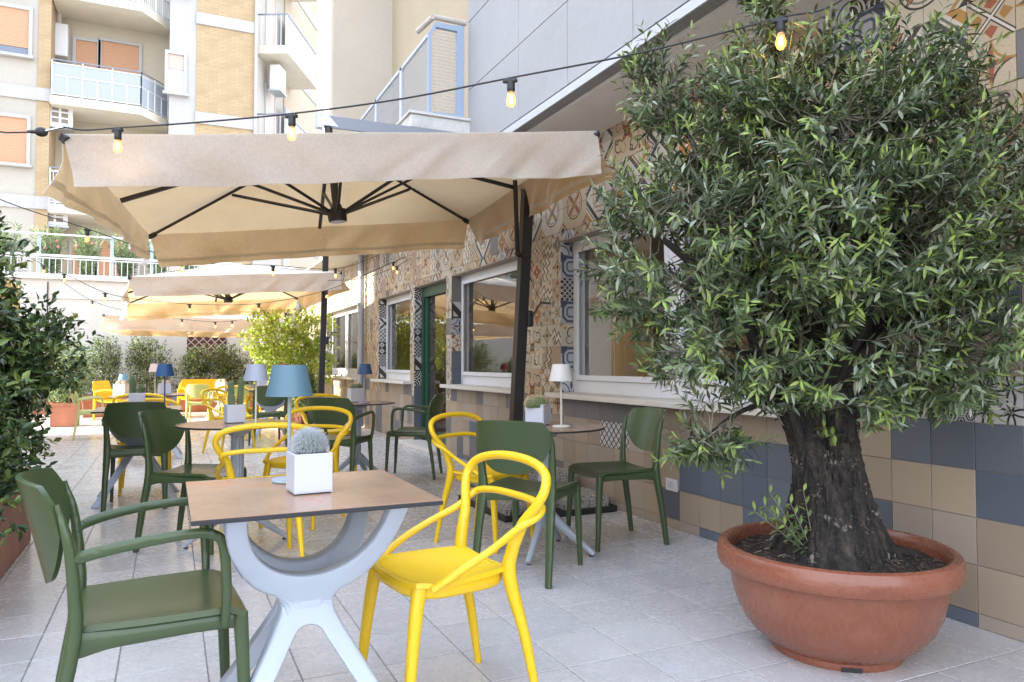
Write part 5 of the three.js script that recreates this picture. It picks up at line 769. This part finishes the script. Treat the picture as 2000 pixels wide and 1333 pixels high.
boxPlanter('terracotta trough along the white wall, right end of the far hedge', 2.2, -18.9, 0.7, 0.42, 0.5, 0, terra);
shrub('far_shrub', 'light green shrub in the bright terracotta box by the left hedge', 'far hedge', [-1.66, 0.4, -15.2], [[0.05, 0.45, 0, 0.34, 0.5, 0.34, 1]], 1300, [0.05, 0.42], FG, mSoft);
shrub('far_shrub', 'light green shrub behind the pale lime armchair by the left hedge', 'far hedge', [-2.0, 0.38, -16.9], [[0.1, 0.62, 0, 0.5, 0.72, 0.4, 1]], 1600, [0.05, 0.42], FG, mSoft);
for (const [x, z, h, w, l] of [[-2.35, -18.9, 0.72, 0.36, 'small dark shrub against the white wall near the left hedge'], [-1.38, -19.0, 1.1, 0.5, 'rounded shrub against the white wall behind the turned yellow lounge chair'], [-0.4, -19.1, 1.12, 0.5, 'rounded shrub on the white wall, left of the latticed window'], [0.62, -18.9, 0.9, 0.55, 'dense shrub directly below the latticed window'], [1.4, -18.8, 0.95, 0.46, 'dense shrub behind the right end of the yellow bench'], [2.3, -18.9, 0.8, 0.5, 'dark shrub between the leafy tree and the tiled wall']])
  shrub('far_shrub', l, 'far hedge', [x, 0.38, z], [[0, h * 0.5, 0, w, h * 0.62, 0.36, 2], [rr(-0.2, 0.2), h * 0.85, 0, w * 0.6, h * 0.4, 0.3, 1]], 1300, [0.055, 0.42], [[0.045, 0.085, 0.02], [0.07, 0.12, 0.026], [0.10, 0.155, 0.034], [0.18, 0.24, 0.06]], mSoft);
boxPlanter('tall square terracotta planter holding the leafy bright tree', 2.12, -14.5, 0.5, 0.55, 0.5, 0.25, M([0.55, 0.26, 0.14], { roughness: 0.7, map: mottle, uv: 0.7 }));
shrub('leafy_tree', 'bright yellow-green leafy tree in a tall square terracotta planter', undefined, [2.12, 0.5, -14.5], [[-0.1, 1.0, 0, 0.75, 0.62, 0.5, 2], [-0.1, 0.4, 0.05, 0.62, 0.5, 0.45, 1.5], [0.3, 1.2, 0, 0.5, 0.45, 0.4, 1], [-0.5, 1.1, 0, 0.4, 0.4, 0.35, 0.8], [0.4, 0.6, 0, 0.4, 0.5, 0.4, 1]], 1150, [0.095, 0.5], [[0.36, 0.47, 0.045], [0.44, 0.54, 0.055], [0.50, 0.58, 0.09]], mBright, 6, 'tree');
boxPlanter('small dark terracotta planter beside the leafy tree', 2.05, -12.6, 0.26, 0.28, 0.26, 0.3, M([0.24, 0.07, 0.04], { roughness: 0.7 })); shrub('far_shrub', 'small dark green bush by the pole of the second parasol', 'far hedge', [2.05, 0.26, -12.6], [[0, 0.35, 0, 0.22, 0.42, 0.22, 1]], 700, [0.05, 0.42], FG.slice(0, 3), mSoft);
{ // oleanders on the terrace
  const OG = [[0.12, 0.18, 0.07], [0.16, 0.22, 0.09], [0.22, 0.28, 0.13]];
  [-3.6, -2.7, -1.9, -1.05, -0.3, 0.5].forEach((x, i) => { const t = thing('oleander', i === 2 || i === 1 ? 'oleander with pink flowers behind the terrace railing' : 'tall pale green oleander behind the terrace railing', 'shrub', [x, 3.15, -21.2 - (i % 2) * 0.3], 0, 'oleanders on the terrace'); const L = new Leaves(); for (let k = 0; k < 46; k++) { const a = rr(0, 6.28), q = rr(0.1, 0.42), D = V(Math.cos(a) * q, 1, Math.sin(a) * q).normalize(), h = rr(0.6, 1.35); for (let y = 0.1; y < h; y += 0.07) for (let e = 0; e < 3; e++) { const s = rv(); L.add(D.clone().multiplyScalar(y), D.clone().multiplyScalar(0.8).addScaledVector(s, 0.7).normalize(), V(0, 1, 0).add(s).normalize(), rr(0.12, 0.18), 0.025, jitter(pick(OG)), 0.2, 0.1); } } L.mesh(t, 'foliage', mSoft); part(t, 'stem', [0, 1, 2].map(k => bar([rr(-0.1, 0.1), 0, rr(-0.1, 0.1)], [rr(-0.3, 0.3), 0.9, rr(-0.2, 0.2)], 0.012, 0.006, 5)), stemM); if (i === 2 || i === 1) for (let k = 0; k < 4; k++) part(t, 'flower_cluster', Array.from({ length: 1 }, () => new THREE.IcosahedronGeometry(rr(0.03, 0.05), 1).translate(rr(-0.25, 0.25), rr(0.75, 1.0), 0.25 + rr(-0.1, 0.1))), M([0.50, 0.20, 0.20], { roughness: 0.8 })); });
}
// ---------- cantilever parasols ----------
const fabT = tex(256, (u, v) => { const q = 0.93 + (nC(u, v) - 0.5) * 0.08 + (nA(u, v) - 0.5) * 0.035 + 0.02 * Math.sin(u * 256 * Math.PI) * Math.sin(v * 256 * Math.PI); return [q, q, q]; }, true);
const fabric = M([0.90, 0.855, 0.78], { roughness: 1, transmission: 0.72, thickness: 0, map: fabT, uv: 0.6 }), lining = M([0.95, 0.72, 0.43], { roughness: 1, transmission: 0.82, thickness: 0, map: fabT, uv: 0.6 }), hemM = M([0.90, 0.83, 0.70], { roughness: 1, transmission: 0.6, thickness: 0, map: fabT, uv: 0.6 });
function parasol(label, C, yaw, pit, rol, w, d, pb, pt, extra = true) {
  const R = new THREE.Matrix4().makeRotationFromEuler(new THREE.Euler(pit, yaw, rol, 'YXZ')), L2 = v => v.clone().applyMatrix4(R).add(C).sub(V(pb.x, 0, pb.z));
  const t = thing('cantilever_parasol', label, 'parasol', [pb.x, 0, pb.z], 0, 'cream cantilever parasols'), hw = w / 2, hd = d / 2, A = 0.44;
  const h = (x, z) => { const a = Math.abs(x) / hw, b = Math.abs(z) / hd, m = Math.max(a, b), q = m > 1e-6 ? Math.min(a, b) / m : 0; return A * (1 - m) - 0.045 * Math.sin(Math.PI * q) * Math.sin(Math.PI * m) - 0.02 * Math.sin(Math.PI * m) - 0.006 * Math.sin(Math.PI * q) * m * m * m; };
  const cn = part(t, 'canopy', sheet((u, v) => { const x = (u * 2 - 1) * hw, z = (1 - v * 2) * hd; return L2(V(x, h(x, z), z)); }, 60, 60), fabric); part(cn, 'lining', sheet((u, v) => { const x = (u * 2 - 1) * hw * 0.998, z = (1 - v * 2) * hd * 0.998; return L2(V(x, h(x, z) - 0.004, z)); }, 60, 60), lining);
  const D = 0.285, wv = (s, k, v) => N3(s * 2.1, k * 3.7, C.z) * 0.05 + N3(s * 5.5 + v * 1.4 * Math.sign(s), k * 7.1, C.x) * 0.03 + N3(s * 13 + v * 3 * Math.sign(s), k * 2.3 + v, C.x) * 0.016 + 0.03 * Math.sin(9 * s - 2.6 * v * Math.sign(s) + k) * sm(0.1, 0.75, Math.abs(s)) + 0.014 * Math.sin(21 * s + 4 * v * Math.sign(s) + 2 * k) * sm(1, 0.3, Math.abs(s));
  [[0, 1], [0, -1], [1, 0], [-1, 0]].forEach(([ex, ez], k) => {
    const P = (u, v) => { const s = u * 2 - 1, x = ex ? ex * hw : s * hw, z = ez ? ez * hd : s * hd, e = Math.pow(Math.abs(s), 6), o = v * (0.02 + wv(s, k, v) + 0.07 * e * v) , y = h(x * 0.9999, z * 0.9999) - v * D * (1 + 0.05 * N3(s * 2, k, 1)) ; return V(x * (ex ? 1 : 1 - 0.03 * e * v) + ex * o + ex * 0.002, y, z * (ez ? 1 : 1 - 0.03 * e * v) + ez * o + ez * 0.002); };
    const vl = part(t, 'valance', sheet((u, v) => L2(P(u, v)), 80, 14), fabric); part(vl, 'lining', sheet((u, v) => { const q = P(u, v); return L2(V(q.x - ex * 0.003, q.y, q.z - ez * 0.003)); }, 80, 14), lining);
    part(vl, 'hem_band', sheet((u, v) => { const q = P(u, 0.76 + v * 0.1); return L2(V(q.x - ex * 0.006, q.y, q.z - ez * 0.006)); }, 80, 2), hemM);
  });
  const q = v => L2(V(...v)).toArray(), hubY = -0.19;
  for (const [a, b] of [[1, 1], [1, -1], [-1, 1], [-1, -1], [1, 0], [-1, 0], [0, 1], [0, -1]]) {
    const e = [a * hw * 0.99, -0.02, b * hd * 0.99], f = a && b ? 0.5 : 0.52; part(t, 'rib', bar(q([a * 0.05, A - 0.06, b * 0.05]), q(e), 0.03, 0.022), mat.blackMetal);
    const m = [a * hw * f, (A - 0.06) * (1 - f) - 0.03, b * hd * f]; part(t, 'strut', bar(q([a * 0.06, hubY + 0.03, b * 0.06]), q(m), 0.02, 0.016), mat.blackMetal); if (a && b) part(t, 'tip_cap', bar(q([a * hw * 0.965, -0.015, b * hd * 0.965]), q([a * hw * 1.002, -0.022, b * hd * 1.002]), 0.04, 0.04), mat.black);
  }
  part(t, 'mast', bar(q([0, hubY, 0]), q([0, A + 0.07, 0]), 0.03, 0.03, 16), mat.blackMetal); const hub = part(t, 'hub', [bar(q([0, hubY - 0.04, 0]), q([0, hubY + 0.05, 0]), 0.07, 0.075, 8), bar(q([0, hubY + 0.05, 0]), q([0, hubY + 0.09, 0]), 0.05, 0.035, 12)], mat.black); part(hub, 'hub_cap', bar(q([0, hubY - 0.048, 0]), q([0, hubY - 0.04, 0]), 0.05, 0.055, 16), mat.frame);
  const top = L2(V(0, A + 0.09, 0)), rel = v => v.clone().sub(V(pb.x, 0, pb.z));
  part(t, 'arm', bar(top.toArray(), rel(pt).toArray(), 0.085, 0.055), mat.steel); part(t, 'arm_bracket', [bar(top.clone().add(V(-0.06, -0.06, 0.03)).toArray(), top.clone().add(V(-0.06, 0.08, 0.03)).toArray(), 0.05, 0.012), bar(top.clone().add(V(-0.06, -0.06, -0.03)).toArray(), top.clone().add(V(-0.06, 0.08, -0.03)).toArray(), 0.05, 0.012), bar(top.clone().add(V(-0.07, 0, 0)).toArray(), top.clone().add(V(0.1, 0, 0)).toArray(), 0.08, 0.07)], M([0.55, 0.57, 0.6], { roughness: 0.4, metalness: 0.4 }));
  part(t, 'bolt', [0.05, -0.03].map(y => bar(top.clone().add(V(-0.06, y, 0.034)).toArray(), top.clone().add(V(-0.06, y, 0.046)).toArray(), 0.014, 0.014, 8)), mat.chrome);
  const up = rel(pt).sub(rel(pb)).normalize(); part(t, 'pole', bar(rel(pb).toArray(), rel(pt).addScaledVector(up, 0.06).toArray(), 0.085, 0.075), mat.blackMetal);
  const cr = rel(pb).addScaledVector(up, 1.42), c2 = part(t, 'crank_box', rbox(0.05, 0.13, 0.08, 0.015, cr.x + 0.055, cr.y, cr.z + 0.03), mat.black);
  part(c2, 'crank_handle', [bar([cr.x + 0.075, cr.y + 0.02, cr.z + 0.05], [cr.x + 0.13, cr.y + 0.13, cr.z + 0.09], 0.007, 0.007, 8), bar([cr.x + 0.13, cr.y + 0.13, cr.z + 0.09], [cr.x + 0.2, cr.y + 0.12, cr.z + 0.13], 0.009, 0.009, 8)], mat.blackMetal);
  return { t, L2, hw, hd, C };
}
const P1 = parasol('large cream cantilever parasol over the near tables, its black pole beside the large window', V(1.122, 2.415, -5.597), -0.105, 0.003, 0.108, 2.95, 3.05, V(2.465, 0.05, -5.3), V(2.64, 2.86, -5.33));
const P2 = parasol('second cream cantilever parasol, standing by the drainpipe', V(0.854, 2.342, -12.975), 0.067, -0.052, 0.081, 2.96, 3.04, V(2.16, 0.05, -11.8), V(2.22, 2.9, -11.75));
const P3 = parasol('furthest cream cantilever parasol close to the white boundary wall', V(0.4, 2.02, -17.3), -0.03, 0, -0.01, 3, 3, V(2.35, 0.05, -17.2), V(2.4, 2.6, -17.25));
{ // side strut of the near parasol, its ballast base
  const rel = v => v.clone().sub(V(2.465, 0, -5.3)).toArray(); part(P1.t, 'tilt_strut', bar(rel(dep(1006, 352, 5.55)), rel(dep(1011, 500, 5.72)), 0.024, 0.024), mat.blackMetal); part(P1.t, 'tilt_knob', bar(rel(dep(1009, 496, 5.7)), rel(dep(1026, 500, 5.84)), 0.03, 0.03), mat.black);
  const granT = tex(512, (u, v) => { const k = nC(u * 1.0, v), j = nB(u * 4, v * 4), d = sm(0.56, 0.62, k * 0.6 + j * 0.4), w = sm(0.42, 0.36, k * 0.6 + j * 0.4); const q = 0.62 - 0.42 * d + 0.2 * w; return [q, q * 0.97, q * 0.92]; }, true), gran = M([0.95, 0.95, 0.95], { map: granT, bumpMap: granT, bumpScale: 0.003, roughness: 0.9, uv: 0.35 });
  for (const [par, cx0, cz0, near] of [[P1, 2.6, -5.17, 1], [P2, 2.3, -11.75, 0], [P3, 2.4, -17.2, 0]]) {
    const b = thing('parasol_base', near ? 'black steel base tray under the near parasol' : par === P2 ? 'black steel base tray under the second parasol' : 'black steel base tray under the furthest parasol', 'parasol base', [cx0, 0, cz0]); const W = near ? 0.46 : 0.4; part(b, 'tray', [box(W * 2, 0.006, W * 2, 0, 0.004, 0), ...[1, -1].map(s => box(W * 2, 0.045, 0.012, 0, 0.0235, s * (W - 0.006))), ...[1, -1].map(s => box(0.012, 0.045, W * 2 - 0.024, s * (W - 0.006), 0.0235, 0))], mat.black); part(b, 'cross_bar', [box(W * 2 - 0.03, 0.03, 0.06, 0, 0.023, 0), box(0.06, 0.03, W * 2 - 0.03, 0, 0.023, 0)], mat.black); part(b, 'pole_socket', rbox(0.13, 0.12, 0.13, 0.01, par.t.position.x - cx0, 0.1, par.t.position.z - cz0), mat.black);
    for (const [sx, sz] of [[1, 1], [-1, 1], [1, -1], [-1, -1]]) { const s = thing('weight_slab', near ? 'pebbled concrete weight slab on the base of the near parasol' : 'pebbled concrete weight slab on the base of a parasol further back', 'slab', [cx0 + sx * W * 0.5, 0.0085, cz0 + sz * W * 0.5], 0, near ? 'weight slabs of the near parasol' : 'weight slabs of the further parasols'); part(s, 'slab', rbox(W - 0.06, near ? 0.12 : 0.1, W - 0.06, 0.035, 0, near ? 0.06 : 0.05, 0, 4), gran); }
    if (near) for (const [sx, sz] of [[-1, -1], [1, -1]]) { const s = thing('weight_slab', 'second-layer pebbled concrete slab resting at the back of the near parasol base', 'slab', [cx0 + sx * W * 0.5, 0.13, cz0 + sz * W * 0.5], 0.06 * sx, 'upper weight slabs'); part(s, 'slab', rbox(W - 0.09, 0.11, W - 0.09, 0.035, 0, 0.055, 0, 4), gran); }
  }
}
// ---------- strings of lit bulbs ----------
const bulbGlass = M([1.0, 0.80, 0.48], { transmission: 0.85, roughness: 0.05, thickness: 0, ior: 1.45, emissive: lin(1, 0.45, 0.1), emissiveIntensity: 0.06 });
const filament = M([1, 0.7, 0.3], { emissive: lin(1, 0.62, 0.2), emissiveIntensity: 4 });
const sockG = merge([cyl(0.0165, 0.0165, 0.034, 0, -0.052, 0, 16), cyl(0.0135, 0.0175, 0.012, 0, -0.06, 0, 16), rbox(0.052, 0.016, 0.022, 0.005, 0, -0.012, 0), cyl(0.009, 0.009, 0.012, -0.027, -0.018, 0, 8).rotateZ(0)]);
const bulbG = lathe([[0.0001, -0.123], [0.009, -0.121], [0.0165, -0.114], [0.0195, -0.102], [0.0185, -0.088], [0.0145, -0.073], [0.012, -0.058]], 24), filG = merge([-0.006, 0.006, 0].flatMap((x, i) => [bar([x, -0.106, i === 2 ? 0.005 : -0.002], [x * 0.8, -0.074, i === 2 ? 0.005 : -0.002], 0.0016, 0.0016, 6)]));
function lightString(label, pts, bulbs, r = 0.0042) {
  const P0 = pts[0], t = thing('string_light', label, 'string lights', P0.toArray(), 0, 'strings of bulbs over the patio'), c = new THREE.CatmullRomCurve3(pts.map(p => p.clone().sub(P0)), false, 'centripetal');
  part(t, 'cable', new THREE.TubeGeometry(c, pts.length * 12, r, 6), mat.black);
  for (const [p, lit] of bulbs) { const s = new THREE.Mesh(sockG, mat.black); s.name = 'socket'; s.position.copy(p).sub(P0); s.castShadow = true; t.add(s); const tt = c.getTangent(0.5); s.rotation.y = Math.atan2(-tt.z, tt.x); const b = new THREE.Mesh(bulbG, bulbGlass); b.name = 'bulb'; s.add(b); const f = new THREE.Mesh(filG, filament); f.name = 'filament'; s.add(f); if (lit) { const l = new THREE.PointLight(lin(1, 0.6, 0.25), 0.008, 6); l.position.set(0, -0.095, 0); l.castShadow = true; l.shadow.radius = 1; s.add(l); } }
  return t;
}
{
  const A = P1.L2(V(-P1.hw, 0.01, P1.hd)).add(P1.t.position), B = dep(1525, 36, 2.75), q = (x, y) => atPlan(x, y, A, B);
  const b1 = q(230, 250), b2 = q(570, 222), b3 = q(998, 152), b4 = q(1525, 34);
  const end = V(2.44, 2.97, -1.5), t = lightString('black cable with four glowing bulbs strung from the parasol corner to the building overhang', [A.clone().add(V(0.01, 0.02, 0.02)), q(160, 254), b1, q(400, 238), b2, q(785, 193), b3, q(1260, 101), b4, q(1640, 2), end], [[b1, 1], [b2, 1], [b3, 1], [b4, 1]]);
  const K = dep(80, 258, A.clone().sub(EYE).dot(FWD)), lf = V(-5.1, 3.0, -5.6), k = K.clone().sub(t.position);
  part(t, 'anchor_cable', new THREE.TubeGeometry(new THREE.CatmullRomCurve3([k, dep(0, 258, 3.7).sub(t.position), lf.clone().sub(t.position)]), 24, 0.0042, 6), mat.black); part(t, 'cable_plug', [new THREE.SphereGeometry(0.026, 16, 12).scale(1.15, 0.9, 0.9).translate(k.x, k.y, k.z), bar(k.toArray(), k.clone().add(V(-0.06, 0, -0.02)).toArray(), 0.012, 0.007, 10)], mat.black); part(t, 'snap_hook', bar(k.toArray(), A.clone().sub(t.position).add(V(0.01, 0.02, 0.02)).toArray(), 0.006, 0.006, 8), mat.chrome);
  const S = (l, p, bi, r) => { const pts = p.map(e => dep(...e)); return lightString(l, pts, bi.map(i => [pts[i], 0]), r); };
  S('thin string of bulbs sagging from the left hedge behind the near parasol', [[-120, 330, 5.6], [0, 390, 5.9], [170, 447, 6.2], [355, 508, 6.9], [533, 519, 8], [655, 525, 9.2], [735, 500, 10.6], [800, 470, 10.9]], [2, 3, 4, 5]);
  S('string of bulbs hanging along the front of the second parasol', [[0, 470, 9.8], [85, 518, 9.9], [125, 535, 10], [205, 572, 10.1], [245, 581, 10.15], [370, 594, 10.3], [505, 593, 10.4], [638, 567, 10.5], [768, 512, 10.6], [815, 492, 10.9]], [1, 2, 3, 5, 6, 7, 8]);
  S('furthest string of bulbs near the white boundary wall', [[90, 527, 13.5], [180, 588, 13.8], [270, 612, 14], [355, 624, 14.2], [420, 629, 14.4], [453, 627, 14.5], [560, 600, 14.8], [640, 560, 15.2]], [1, 3, 4, 5]);
  S('short string of bulbs meeting the tiled wall above the second parasol', [[640, 548, 10.9], [700, 545, 10.8], [775, 520, 10.6], [825, 488, 10.8]], [2]);
}
renderer.render(scene, camera);
